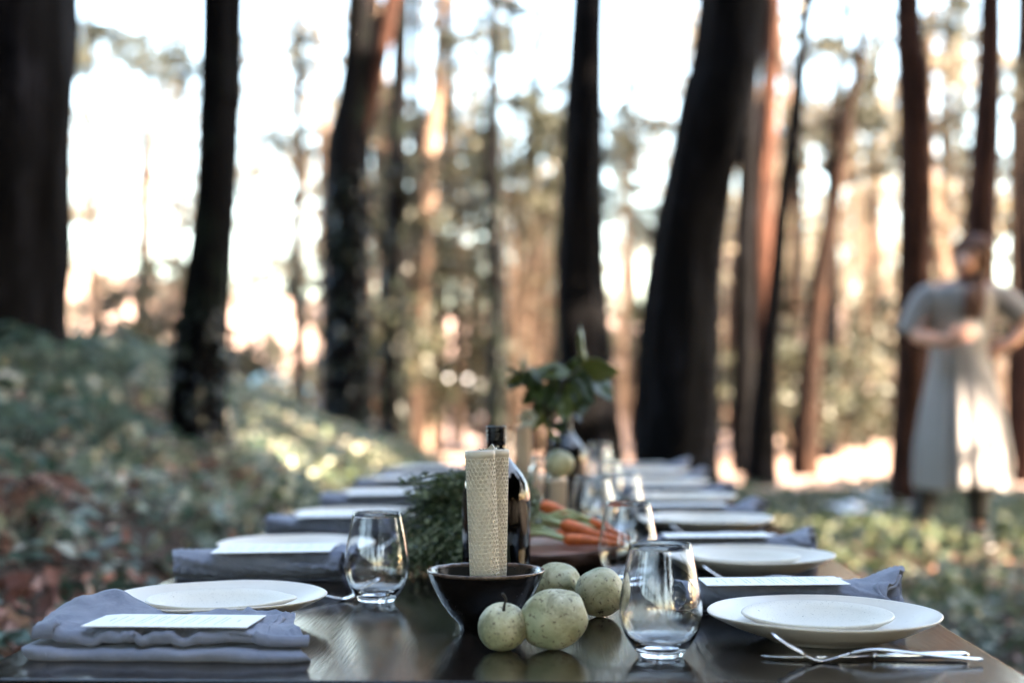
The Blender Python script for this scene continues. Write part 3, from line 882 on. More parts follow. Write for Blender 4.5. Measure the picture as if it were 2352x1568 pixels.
# ------------------------------------------------------------------ person in a pale dress
def person():
    Y = 7.15
    def P(px, py, dy=0.0):
        q = at_y(px, py, Y); return Vector((q.x, Y + dy, q.z))
    org = P(2200, 1255); gz = ground_h(org.x, Y)
    t = thing('person', 'person with long brown hair in a pale grey dress and dark leggings, holding a glass', 'person', (org.x, Y, gz))
    O = Vector((org.x, Y, gz))
    vs, rad, ed = [], [], []
    def add(p, r, parent=None):
        vs.append(tuple(p - O)); rad.append(r)
        if parent is not None: ed.append((parent, len(vs) - 1))
        return len(vs) - 1
    def zz(p, z): return Vector((p.x, p.y, z))
    pel = add(P(2205, 880), .135)
    wai = add(P(2203, 800, -.01), .115, pel)
    che = add(P(2203, 725, -.01), .125, wai)
    upc = add(P(2204, 680, 0), .105, che)
    nk = add(P(2210, 650, -.02), .052, upc)
    jaw = add(P(2218, 627, -.045), .062, nk)
    hd = add(P(2226, 600, -.05), .088, jaw)
    tp = add(P(2238, 566, -.03), .072, hd)
    nose = add(P(2196, 612, -.125), .012, hd)
    # arm on the camera's left: elbow out, forearm across to the glass
    def hand(wr, tip_dir, side, up, wrist_pos, curl=.5):
        palm = add(wrist_pos + tip_dir * .055, .024, wr)
        for k, (off, ln) in enumerate(((-.027, .068), (-.009, .077), (.009, .072), (.026, .056))):
            b = wrist_pos + tip_dir * .088 + side * off
            i = add(b, .0095, palm)
            d2 = (tip_dir * (1 - curl * .6) + up * curl).normalized()
            i = add(b + d2 * ln * .55, .0088, i)
            d3 = (tip_dir * (.5 - curl) + up).normalized()
            add(b + d2 * ln * .55 + d3 * ln * .45, .0075, i)
        th = add(wrist_pos + tip_dir * .03 - side * .034, .012, palm)
        add(wrist_pos + tip_dir * .066 - side * .048 + up * .03, .0095, th)
    s1 = add(P(2132, 676, 0), .054, upc)
    e1 = add(P(2096, 775, -.04), .042, s1)
    wpos = P(2146, 786, -.21)
    w1 = add(wpos, .028, e1)
    hand(w1, Vector((.80, -.35, .28)).normalized(), Vector((.1, -.2, -1)).normalized(), Vector((.45, .85, .1)).normalized(), wpos)
    s2 = add(P(2282, 674, 0), .054, upc)
    e2 = add(P(2366, 742, .0), .042, s2)
    wpos2 = P(2312, 790, -.06)
    w2 = add(wpos2, .028, e2)
    hand(w2, Vector((-.85, -.05, -.35)).normalized(), Vector((.3, 0, -1)).normalized(), Vector((-.3, .9, 0)).normalized(), wpos2, .3)
    for hx, kx, ax, dy in ((2166, 2146, 2112, .0), (2246, 2252, 2252, .03)):
        h = add(P(hx, 915), .080, pel)
        k = add(P(kx, 1070, -.02 + dy * .5), .056, h)
        c = add(P((kx + ax) / 2, 1135, .015 + dy), .054, k)
        an = add(P(ax, 1215, dy), .036, c)
        fo = add(zz(P(ax - 10, 1245, dy - .10), gz + .04), .036, an)
        add(zz(P(ax - 16, 1250, dy - .17), gz + .032), .026, fo)
    me = bpy.data.meshes.new('body')
    me.from_pydata(vs, ed, [])
    tmp = bpy.data.objects.new('body', me); COL.objects.link(tmp)
    md = tmp.modifiers.new('skin', 'SKIN'); md.use_smooth_shade = True
    for i, r in enumerate(rad):
        sv_ = me.skin_vertices[0].data[i]; sv_.radius = (r, r); sv_.use_root = (i == 0)
    sb = tmp.modifiers.new('sub', 'SUBSURF'); sb.levels = 2; sb.render_levels = 2
    dg = bpy.context.evaluated_depsgraph_get()
    bme = bpy.data.meshes.new_from_object(tmp.evaluated_get(dg))
    bpy.data.objects.remove(tmp)
    bme.name = 'body'; bme.materials.clear()
    link('body', bme, M['skin'], t)
    # leggings: slightly larger tubes over each leg; boots
    for hx, kx, ax, dy in ((2166, 2146, 2112, .0), (2246, 2252, 2252, .03)):
        g = Geo()
        q = [P(hx, 1000) - O, P(kx, 1070, -.02 + dy * .5) - O, P((kx + ax) / 2, 1135, .015 + dy) - O, P(ax, 1200, dy) - O]
        g.tube(spline([tuple(a) for a in q], 14), [.074 - .0020 * i for i in range(14)], 14)
        link('legging', g.mesh('legging'), M['black'], t)
        g = Geo()
        a = P(ax, 1205, dy) - O; b = P(ax, 1236, dy) - O; c = zz(P(ax - 12, 1250, dy - .12), gz + .045) - O; d = zz(P(ax - 18, 1250, dy - .21), gz + .035) - O
        g.tube(spline([tuple(a), tuple(b), tuple(c), tuple(d)], 12), [.05, .05, .05, .051, .052, .053, .054, .053, .052, .050, .045, .03], 14)
        g.box((a.x - .03, a.y - .09, .012), (.085, .25, .024))
        link('boot', g.mesh('boot'), M['boot'], t)
    # dress: rings from the neckline to the hem, with folds growing downwards
    rings = [(651, 2206, .078, .078), (657, 2206, .150, .105), (668, 2206, .205, .135), (700, 2205, .208, .145), (740, 2204, .185, .135), (800, 2204, .168, .128), (850, 2206, .185, .142), (930, 2210, .230, .185), (1020, 2212, .262, .215), (1085, 2213, .275, .228), (1118, 2214, .280, .232)]
    cx = spline([(c, p, a, b) for (p, c, a, b) in rings], 40)
    rows = []
    for c, py, a, b in cx:
        u = max(0, (py - 800) / 320)
        row = []
        for k in range(128):
            th = 2 * PI * k / 128
            f = 1 + (.012 + .15 * u) * (math.sin(th * 8 + 1.9 * math.sin(th * 2 + 1) + .8 * math.sin(py * .012 + th)) * .5 + .35 * math.sin(th * 13 + 2 * math.sin(th * 3))) + .10 * u * noise.noise(Vector((math.cos(th) * 2, math.sin(th) * 2, py * .004)))
            q = P(c, py) - O
            a *= 1.0
            row.append((q.x + a * .84 * f * math.cos(th), q.y + b * f * math.sin(th), q.z + .012 * u * math.sin(th * 3)))
        rows.append(row)
    g = Geo(); g.grid(rows, close_u=True)
    o = link('dress', g.mesh('dress'), M['dress'], t)
    o.modifiers.new('thick', 'SOLIDIFY').thickness = .004
    for pts, nm in (((P(2166, 676), P(2130, 684), P(2106, 728), P(2095, 770)), 0), ((P(2250, 674), P(2288, 680), P(2322, 704), P(2346, 726)), 1)):
        g = Geo()
        g.tube(spline([tuple(p - O) for p in pts], 12), [.046, .056, .063, .066, .067, .068, .068, .069, .069, .070, .071, .072], 20, cap=False)
        o = link('sleeve', g.mesh('sleeve'), M['dress'], t)
        o.modifiers.new('thick', 'SOLIDIFY').thickness = .004
    # hair: a close cap at the back of the skull, and locks that fall from the parting over the sides to the chest
    g = Geo()
    c0 = P(2233, 588, -.03) - O
    fwd = Vector((-.42, -.86, -.28)).normalized()               # where the face looks
    upv = (Vector((.16, .02, 1)) - fwd * fwd.dot(Vector((.16, .02, 1)))).normalized()
    sid = fwd.cross(upv).normalized()
    rows = []
    for i in range(15):
        th = PI * .80 * i / 14
        row = []
        for k in range(28):
            ph = 2 * PI * k / 28
            fr = max(0, math.cos(ph)) ** 1.5
            t2 = th * (1 - .56 * fr)
            r_ = .0985 + .003 * math.sin(ph * 9 + i * .4)
            row.append(tuple(c0 + upv * (r_ * 1.10 * math.cos(t2)) + fwd * (r_ * 1.02 * math.sin(t2) * math.cos(ph)) + sid * (r_ * .93 * math.sin(t2) * math.sin(ph))))
        rows.append(row)
    g.grid(rows, close_u=True)
    rnd = random.Random(5)
    chest = P(2208, 722, -.165) - O
    for k in range(64):
        sg = 1 if k % 3 else -1
        ph = R(rnd.uniform(58, 150)) * sg
        def sk(th_, rr_): return c0 + upv * (rr_ * 1.10 * math.cos(th_)) + fwd * (rr_ * 1.02 * math.sin(th_) * math.cos(ph)) + sid * (rr_ * .93 * math.sin(th_) * math.sin(ph))
        p0 = sk(.25, .097); p1 = sk(.95, .102); p2 = sk(1.75, .101)
        neck = p2 * .75 + (c0 - upv * .19 + sid * .035 * sg) * .25 - Vector((0, 0, .06))
        tip = chest + Vector((rnd.uniform(-.045, .05) + .012 * sg, rnd.uniform(-.012, .012), rnd.uniform(-.05, .05)))
        if abs(ph) > R(125): tip = c0 + Vector((.03 * sg + .02, .115, -.27 + rnd.uniform(-.05, .03))); neck = (p2 + tip) / 2
        else: neck = neck * .6 + Vector((tip.x, tip.y, neck.z)) * .4
        mid = (neck + tip) / 2 + Vector((rnd.uniform(-.008, .008), -.012 if abs(ph) <= R(125) else 0, 0))
        g.tube(spline([tuple(p0), tuple(p1), tuple(p2), tuple(neck), tuple(mid), tuple(tip)], 20), [.009, .010, .011, .012, .012, .012, .0125, .013, .013, .013, .013, .013, .013, .012, .012, .011, .010, .008, .006, .002], 6)
    link('hair', g.mesh('hair'), M['hair'], t)
    for ex, ey in ((2190, 600), (2214, 606)):
        g = Geo(); p = P(ex, ey, -.122) - O
        g.lathe([(.0001, -.005), (.005, -.0035), (.007, 0), (.005, .0035), (.0001, .005)], 12)
        g.v = [(a + p.x, b + p.y, c + p.z) for a, b, c in g.v]
        link('eye', g.mesh('eye'), M['eye'], t)
    g = Geo(); p = [P(2190, 629, -.097) - O, P(2199, 632, -.104) - O, P(2209, 633, -.099) - O]
    g.tube([tuple(a) for a in p], [.003, .008, .003], 8)
    link('mouth', g.mesh('mouth'), M['lips'], t)
    return wpos + Vector((.80, -.35, .28)).normalized() * .10 + Vector((.03, .02, .01))
hand_pos = person()

# ------------------------------------------------------------------ table
TX0, TX1, TY0, TY1 = -.561, .441, 1.318, 4.86
table = thing('dining_table', 'long low dark stained wooden table laid for a meal in the forest', 'table', ((TX0 + TX1) / 2, (TY0 + TY1) / 2, 0))
def rounded_slab(name, sx, sy, z0, z1, r, bev):
    g = Geo()
    out_ = []
    for cx, cy, a0 in ((sx / 2 - r, sy / 2 - r, 0), (-sx / 2 + r, sy / 2 - r, 90), (-sx / 2 + r, -sy / 2 + r, 180), (sx / 2 - r, -sy / 2 + r, 270)):
        for k in range(7):
            a = R(a0 + 15 * k)
            out_.append((cx, cy, math.cos(a), math.sin(a)))
    rows = []
    for off, z in ((-bev * 2, z0), (-bev, z0), (0, z0 + bev), (0, z1 - bev), (-bev * .3, z1 - bev * .3), (-bev, z1)):
        rows.append([(cx + (r + off) * ca, cy + (r + off) * sa, z) for cx, cy, ca, sa in out_])
    b = g.grid(rows, close_u=True)
    nn = len(out_)
    g.f.append(tuple(b + (len(rows) - 1) * nn + k for k in range(nn)))
    g.f.append(tuple(b + k for k in range(nn))[::-1])
    return g.mesh(name)
o = link('table_top', rounded_slab('table_top', TX1 - TX0, TY1 - TY0, TZ - .04, TZ, .02, .004), M['table'], table, smooth=False)
for sx in (-1, 1):
    for sy in (-1, -.02, 1):
        g = Geo(); g.box((sx * .42, sy * 1.66, (TZ - .05) / 2 - .03), (.07, .07, TZ - .05 + .05))
        link('leg', g.mesh('table_leg'), M['table'], table, smooth=False)
    g = Geo(); g.box((sx * .42, 0, TZ - .085), (.03, 3.2, .085))
    link('rail', g.mesh('table_rail'), M['table'], table, smooth=False)

# ------------------------------------------------------------------ cloth napkins with menu cards
def fold_napkin(L, seed, D=.068):
    prof = []
    def seg(y0, z0, y1, z1, n): prof.extend([(y0 + (y1 - y0) * i / n, z0 + (z1 - z0) * i / n) for i in range(n)])
    def turn(yc, zc, r, a0, a1, n=8): prof.extend([(yc + r * math.cos(R(a0 + (a1 - a0) * i / n)), zc + r * math.sin(R(a0 + (a1 - a0) * i / n))) for i in range(n)])
    seg(D, .0305, -D + .002, .0305, 16)
    turn(-D + .004, .0256, .0049, 90, 270)
    seg(-D + .004, .0207, D - .006, .0190, 12)
    turn(D - .006, .0152, .0038, 90, -90, 6)
    seg(D - .006, .0114, -D - .008, .0108, 12)
    turn(-D - .008, .0060, .0048, 90, 270)
    seg(-D - .008, .001, D, .0015, 12)
    prof.append((D, .0015))
    rows = []
    NX = 190
    for i in range(NX + 1):
        u = i / NX
        x = -L / 2 + L * u
        row = []
        for j, (y, z) in enumerate(prof):
            s = j / len(prof)
            top = max(0, (z - .004) / .03)
            q = Vector((x * 26, y * 22 + s * 3, seed))
            dz = noise.noise(q) * .0060 * top + noise.noise(q * 2.6) * .0024 * top
            rdg = (1 - min(1, abs(noise.noise(Vector((x * 17 + y * 9, y * 13 - x * 5, seed + 30)))) * 2.2)) ** 5 * .0060
            dz += (rdg + .4 * (1 - min(1, abs(noise.noise(Vector((x * 38 - y * 16, y * 24, seed + 41)))) * 2.4)) ** 4 * .006) * top
            if -.09 < x < .10 and -.075 < y < .045 and z > .026: dz = min(dz, .0012)
            dy = noise.noise(Vector((x * 20, s * 7, seed + 4))) * .006 + noise.noise(Vector((x * 55, s * 9, seed + 8))) * .002
            front = 1 if y < -D * .6 else 0
            dz -= .0052 * max(0, math.sin(x * 95 + seed * 3 + 2.2 * math.sin(x * 31))) * front * top
            bump = .024 * math.exp(-((x + L * .33) / .035) ** 2 - ((y - D) / .05) ** 2) * top + .006 * math.exp(-((x + L * .45) / .03) ** 2) * top
            pinch = 1 - .10 * sstep(.90, 1, u) - .06 * sstep(.06, 0, u)
            dx = .010 * noise.noise(Vector((s * 9, seed, 2))) * (1 if u > .9 or u < .1 else 0) + .018 * (y / D) * (-1 if u > .93 else 0) * 1
            row.append((x + dx, y * pinch + dy, max(.0022, z * .84 * pinch + dz + bump)))
        rows.append(row)
    g = Geo(); g.grid(rows)
    return g.mesh('napkin_fold', fix=False)

def roll_napkin(L, seed, a=.050, t=.036, flare=1.0, twist=1.0):
    rows = []
    NX, NS = 130, 100
    for i in range(NX + 1):
        u = i / NX
        x = -L / 2 + L * u
        e = sstep(.80, 1, u) * flare
        row = []
        for j in range(NS + 1):
            s = j / NS
            phi = -PI * .6 + 2 * PI * 2.1 * s
            rho = (1 - .62 * s) * (1 + .22 * e)
            n1 = noise.noise(Vector((x * 16 + math.sin(phi) * 1.1 * twist, math.cos(phi) * .9 + s * 1.2, seed)))
            n2 = noise.noise(Vector((x * 42 + math.sin(phi) * 2.2 * twist, math.cos(phi) * 2.0 + s * 2.0, seed + 6)))
            n3 = noise.noise(Vector((x * 9, s * 3, seed + 11)))
            n4 = (1 - min(1, abs(noise.noise(Vector((x * 24 + math.sin(phi) * 1.8 * twist, math.cos(phi) * 1.4 + s, seed + 15)))) * 2.2)) ** 4
            d = 1 + .20 * n1 + .10 * n2 + .15 * n4 - .05
            y = a * rho * d * math.cos(phi) + .006 * n3
            z = t / 2 * (1 + (1 - .55 * s) * d * math.sin(phi) * 1.04)
            z += e * (.013 * max(0, noise.noise(Vector((y * 40, x * 15, seed + 3))) + .3) + .014 * sstep(.0, .05, y))
            dx = (.016 * noise.noise(Vector((s * 5, phi * .3, seed + 20))) + .012 * math.cos(phi)) * (sstep(.85, 1, u) * flare - sstep(.12, 0, u) * .6)
            row.append((x + dx, y, max(.0015, z)))
        rows.append(row)
    g = Geo(); g.grid(rows)
    return g.mesh('napkin_roll', fix=False), rows

def hem_mesh(rows, u):
    i = int(u * (len(rows) - 1))
    pts = [Vector(rows[i][j]) for j in range(5, 40)]
    c = sum(pts, Vector()) / len(pts)
    g = Geo()
    g.tube([tuple(p + (p - c).normalized() * .0012) for p in pts], .0008, 5)
    return g.mesh('hem')

def cloth(name_mesh, loc, rz, label):
    o = link('napkin', name_mesh, M['linen'], None, loc, (0, 0, rz))
    md = o.modifiers.new('thick', 'SOLIDIFY'); md.thickness = .0022; md.offset = 1
    return tag(o, label, 'napkin', 'slate blue napkins along the table')

def menu_card(loc, rz, seed, label, tilt=(0, 0), W=.168, D=.088):
    g = Geo(); g.box((0, 0, 0), (W, D, .0009))
    o = link('menu_card', g.mesh('menu_card'), M['card'], None, loc, (R(tilt[0]), R(tilt[1]), rz), smooth=False)
    tag(o, label, 'menu card', 'menu cards on the napkins')
    r = random.Random(seed)
    g = Geo()
    # the printing runs across the card: short lines of small letters, in groups, with a flourish at both ends
    for xx, n_, ln in ((-.066, 1, .020), (-.058, 1, .052), (-.048, 2, .030), (-.034, 1, .056), (-.029, 1, .05), (-.018, 1, .058), (-.013, 1, .046), (-.002, 1, .060), (.003, 1, .055), (.014, 1, .058), (.019, 1, .044), (.030, 1, .056), (.035, 1, .05), (.047, 1, .058), (.052, 1, .04), (.066, 2, .016)):
        y0 = -ln / 2
        while y0 < ln / 2:
            wd = r.uniform(.0022, .007)
            g.box((xx + r.uniform(-.0001, .0001), y0 + wd / 2, .00062), (.0008 if abs(xx) < .06 else .0014, wd, .00016))
            y0 += wd + .0014
    link('printed_text', g.mesh('printed_text', fix=False), M['ink'], o, smooth=False)
    return o

# ------------------------------------------------------------------ crockery
PL = [(0, .0), (.055, 0), (.060, .0008), (.064, .0042), (.078, .0075), (.098, .0150), (.114, .0228), (.1225, .0272), (.1248, .0290), (.1250, .0300), (.1240, .0308), (.1225, .0300),
      (.113, .0255), (.097, .0180), (.078, .0112), (.060, .0078), (.04, .0068), (0, .0066)]
def plate_mesh(seed):
    g = Geo()
    g.lathe(PL, 96, lambda a, r, z: 1 + .010 * noise.noise(Vector((math.cos(a) * 1.3, math.sin(a) * 1.3, seed))) * (r > .06))
    for i, (x, y, z) in enumerate(g.v):
        rr_ = math.hypot(x, y)
        g.v[i] = (x, y, z + .0022 * noise.noise(Vector((x * 8, y * 8, seed + 3))) * (rr_ > .07))
    return g.mesh('dinner_plate')
SP = [(0, 0), (.040, 0), (.044, .0012), (.056, .0058), (.070, .0122), (.0795, .0172), (.0815, .0190), (.0810, .0206), (.0790, .0208), (.069, .0160), (.055, .0100), (.040, .0064), (.02, .0056), (0, .0054)]
def small_plate_mesh(seed, leaf):
    g = Geo()
    def wob(a, r, z):
        k = 1 + .012 * noise.noise(Vector((math.cos(a) * 1.6, math.sin(a) * 1.6, seed)))
        if leaf and r > .045: k += .15 * math.exp(-((a if a < PI else a - 2 * PI) / .26) ** 2) * (r - .045) / .036 - .03 * math.sin(a) ** 2
        return k
    g.lathe(SP, 96, wob)
    return g.mesh('side_plate')
PLM = [plate_mesh(i * 7.7) for i in range(3)]
SPM = [small_plate_mesh(1.1, True), small_plate_mesh(2.2, False), small_plate_mesh(3.3, False)]
def plate(x, y, k, label):
    o = link('dinner_plate', PLM[k % 3], M['plate'], None, (x, y, TZ), (0, 0, k * 1.1))
    return tag(o, label, 'plate', 'dinner plates')
def side_plate(x, y, k, label, m=1, rz=0, tilt=0):
    o = link('side_plate', SPM[m], M['plate_speck'], None, (x, y, TZ + .0072 + (abs(tilt) * .0005)), (R(tilt), 0, rz))
    return tag(o, label, 'side plate', 'small speckled plates')

# ------------------------------------------------------------------ cutlery
def fork(x, y, rz, label, tilt=True):
    t = thing('fork', label, 'fork', (x, y, TZ), rz, 'table forks')
    # x runs from the tines (-) to the handle end (+)
    g = Geo()
    q = spline([(-.030, 0, .0085), (-.005, 0, .0125), (.03, 0, .0095), (.07, 0, .0062), (.098, 0, .0042)], 24)
    g.tube(q, [(.0022 + .0032 * sstep(.35, .95, i / 23) * (1 if i < 22 else .6), .0016) for i in range(24)], 12)
    link('handle', g.mesh('fork_handle'), M['steel'], t)
    g = Geo()
    q = spline([(-.030, 0, .0085), (-.044, 0, .0045), (-.060, 0, .0022), (-.074, 0, .0068)], 16)
    g.tube(q, [(.0028 + .0088 * sstep(.15, .75, i / 15), .0013) for i in range(16)], 14)
    link('head', g.mesh('fork_head'), M['steel'], t)
    for k in range(4):
        yy = (k - 1.5) * .0054
        g = Geo()
        g.tube(spline([(-.072, yy, .0062), (-.090, yy, .0155), (-.106, yy * .95, .0262)], 8), [(.0014, .0011)] * 6 + [(.0011, .0009), (.0005, .0005)], 8)
        link('tine', g.mesh('fork_tine'), M['steel'], t)
    return t
def knife(x, y, rz, label):
    t = thing('knife', label, 'knife', (x, y, TZ), rz, 'table knives')
    g = Geo()
    g.tube([(.012, 0, .0042), (.03, 0, .0044), (.06, 0, .0048), (.095, 0, .0048), (.102, 0, .0046), (.105, 0, .0044)], [(.0030, .0026), (.0042, .0034), (.0050, .0038), (.0054, .0040), (.0048, .0036), (.0026, .0022)], 12)
    g.tube([(.010, 0, .0042), (.0128, 0, .0042)], [(.0046, .0036), (.0046, .0036)], 12)
    link('handle', g.mesh('knife_handle'), M['steel'], t)
    g = Geo()
    g.tube(spline([(.012, 0, .0042), (-.02, 0, .0040), (-.07, .001, .0034), (-.100, .003, .0026)], 14), [(.0030 + .0058 * sstep(0, .3, i / 13) - .0075 * sstep(.75, 1, i / 13), .0009) for i in range(14)], 10)
    link('blade', g.mesh('knife_blade'), M['steel'], t)
    return t

# ------------------------------------------------------------------ the place settings
ORD_ = ['nearest', 'second', 'third', 'fourth', 'fifth', 'sixth']
WL = ["beside the bank, nearest the camera", "beside the bank, second from the near end", "beside the bank, third from the near end", "beside the bank, fourth from the near end", "beside the bank, fifth from the near end", "beside the bank, at the far end"]
WR = ["on the grassy side, nearest the camera", "on the grassy side, second from the near end", "on the grassy side, third from the near end", "on the grassy side, fourth from the near end", "on the grassy side, fifth from the near end", "on the grassy side, at the far end"]
LX = [-.397, -.416, -.405, -.40, -.405, -.40]
LY = [1.668, 2.257, 2.846, 3.435, 4.02, 4.58]
for k in range(6):
    x, y = LX[k], LY[k]
    plate(x, y, k, 'pale grey dinner plate ' + WL[k])
    if k == 0:
        side_plate(x - .002, y - .010, k, 'speckled small plate with one pointed end, off centre on its dinner plate', 0, R(4), 0)
        cloth(fold_napkin(.262, 3.3), (-.402, 1.487, TZ), R(-.5), 'slate blue napkin folded flat in two thick layers, ' + WL[0])
        menu_card((-.394, 1.462, TZ + .0318), R(-1), 1, 'white menu card on the thick folded napkin', (-1.0, 0))
    else:
        side_plate(x - .01, y + .004, k, 'small speckled plate on the dinner plate ' + WL[k], 1 + k % 2, k)
        m, rows = roll_napkin(.25, 4.4 * k, .055, .040, .55, 1.6)
        cloth(m, (x - .014, y - .205, TZ), R(2), 'slate blue napkin rolled with creases, ' + WL[k])
        menu_card((x + .008, y - .212, TZ + .0435), R(2.2), k, 'white menu card on the rolled napkin ' + WL[k], (1.5, -.8))
    fork(x + .05 if k else -.335, y + .152, R(180 + 14), 'steel fork past the plate ' + WL[k].replace('beside the bank', 'bank side'))

RX = [.286, .281, .285, .29, .29, .29]
RY = [1.558, 2.120, 2.745, 3.335, 3.92, 4.50]
for k in range(6):
    x, y = RX[k], RY[k]
    plate(x, y, k + 1, 'pale dinner plate ' + WR[k])
    side_plate(x - .006, y + .003, k, 'small speckled plate on its dinner plate ' + WR[k], 1 + k % 2, k * 1.7, 1.2 if k == 0 else 0)
    m, rows = roll_napkin(.262, 9.1 + 5.3 * k, .046, .037, 1.25, .6)
    o = cloth(m, (x - .006, y + .195, TZ), R(-1.5), 'blue rolled napkin with stitched hem, ' + WR[k])
    for uu in (.93,):
        link('hem', hem_mesh(rows, uu), M['hem'], o)
    menu_card((x - .030, y + .170, TZ + .0405), R(1.5), 20 + k, 'printed menu card on the napkin ' + WR[k], (-1.5, -.6))
    if k:
        knife(x + .01, y - .105, R(-1), 'steel knife lying before the dinner plate ' + WR[k])
        fork(x + .025, y - .125, R(-2), 'steel fork before the plate ' + WR[k].replace('on the grassy side', 'grassy side').replace('from the near end', 'from near end'))
knife(.303, 1.442, R(.6), 'steel knife lying behind the fork ' + WR[0])
fork(.318, 1.428, R(-3.0), 'steel fork with raised tines in front of the knife nearest the camera')

# ------------------------------------------------------------------ stemless glasses
GO = [(0, 0), (.0205, 0), (.0225, .0008), (.0238, .0030), (.0290, .0092), (.0356, .0195), (.0400, .0305), (.0419, .042), (.0417, .052), (.0402, .064), (.0377, .078), (.0348, .093), (.0321, .1075), (.0311, .1128)]
GI = [(.0306, .1134), (.0301, .1128), (.0311, .1070), (.0338, .093), (.0367, .078), (.0392, .064), (.0407, .052), (.0409, .042), (.0389, .0309), (.0343, .0203), (.0268, .0122), (.017, .0088), (.008, .0078), (0, .0076)]
g = Geo(); g.lathe(GO + GI, 72); GLM = g.mesh('drinking_glass')
def glass(x, y, z, label, rot=(0, 0, 0), group='stemless glasses on the table'):
    o = link('drinking_glass', GLM, M['glass'], None, (x, y, z), rot)
    return tag(o, label, 'glass', group)
glass(-.2325, 1.822, TZ + .0004, 'clear stemless glass between the greens and the napkins by the bank')
for gx_, gy_, lb in ((.1030, 1.455, 'clear stemless glass nearest the camera, next to the green fruit'), (.0970, 2.010, 'clear stemless glass at the tip of the wooden slab'),
                     (.121, 2.740, 'clear stemless glass third along the grassy side'), (.062, 2.63, 'clear stemless glass beside the second dark bottle'), (.107, 3.30, 'clear stemless glass fourth along the grassy side'),
                     (.100, 3.86, 'clear stemless glass fifth along the grassy side'), (.125, 4.42, 'clear stemless glass at the far end of the table')):
    glass(gx_, gy_, TZ + .0004, lb)
tag(glass(hand_pos.x, hand_pos.y, hand_pos.z - .055, "clear stemless glass in the person's hand", (R(6), R(-5), 0), None), cat='glass')

# ------------------------------------------------------------------ bowl and honeycomb candles
BX_, BY_ = -.0825, 1.615
BP = [(0, .003), (.024, .003), (.0255, 0), (.0290, 0), (.0296, .0045), (.0305, .0068), (.040, .0165), (.050, .030), (.0590, .047), (.0660, .0635), (.0668, .0662), (.0660, .0674), (.0645, .0665), (.0630, .0625), (.0560, .0455), (.047, .030), (.037, .0185), (.025, .0115), (.012, .009), (0, .0085)]
g = Geo(); g.lathe(BP, 96, lambda a, r, z: 1 + .008 * noise.noise(Vector((math.cos(a) * 1.5, math.sin(a) * 1.5, z * 20))))
tag(link('bowl', g.mesh('bowl'), M['bowl'], None, (BX_, BY_, TZ)), 'dark brown glazed bowl holding the beeswax candles', 'bowl')

def honeycomb_candle(r0, H, ncirc, depth=.0017):
    """rolled honeycomb sheet: every cell a recessed hexagon"""
    g = Geo()
    pitch = 2 * PI * r0 / ncirc
    s = pitch / math.sqrt(3)                    # hexagon side
    rowh = 1.5 * s
    nrow = int(H / rowh)
    cache = {}
    def pt(x, z, r):
        key = (round(x / pitch * 12) % (ncirc * 12), round(z / s * 12), r)
        if key not in cache:
            a = x / r0
            jit = .00012 * noise.noise(Vector((math.cos(a) * 30, math.sin(a) * 30, z * 900)))
            cache[key] = len(g.v)
            g.v.append(((r + jit) * math.cos(a), (r + jit) * math.sin(a), min(max(z, 0), H)))
        return cache[key]
    rr_ = random.Random(3)
    for j in range(nrow + 1):
        for i in range(ncirc):
            cx = (i + .5 * (j % 2)) * pitch
            cz = j * rowh
            o_, a_, b_ = [], [], []
            ang = (cx / r0) % (2 * PI)
            nn_ = noise.noise(Vector((math.cos(ang) * 2, math.sin(ang) * 2, cz * 40)))
            seam = math.exp(-((ang - R(302) + .06 * nn_) / .13) ** 2)
            dd = depth * rr_.uniform(.65, 1.15) * (1 + .5 * nn_) * (1 - .75 * seam * rr_.uniform(.3, 1.2))
            qs = 1 - .30 * rr_.random() * seam + rr_.uniform(-.05, .05)
            jx, jz = rr_.uniform(-.06, .06) * s * (1 + 3 * seam), rr_.uniform(-.06, .06) * s * (1 + 3 * seam)
            bx = len(g.v)
            ring2, ring3 = [], []
            for k in range(6):
                an = R(60 * k + 30)
                dx, dz = s * math.cos(an), s * math.sin(an)
                o_.append(pt(cx + dx, cz + dz, r0))
            for sc_, rr2, ring in ((.80, r0 + .0001, ring2), (.62, r0 - dd, ring3)):
                for k in range(6):
                    an = R(60 * k + 30)
                    x_, z_ = cx + s * math.cos(an) * sc_ * qs + jx, cz + s * math.sin(an) * sc_ * qs + jz
                    a = x_ / r0
                    ring.append(len(g.v)); g.v.append((rr2 * math.cos(a), rr2 * math.sin(a), min(max(z_, 0), H)))
            for k in range(6):
                k2 = (k + 1) % 6
                g.f.append((o_[k], o_[k2], ring2[k2], ring2[k]))
                g.f.append((ring2[k], ring2[k2], ring3[k2], ring3[k]))
            g.f.append(tuple(ring3))
    return g.mesh('honeycomb', fix=False), H

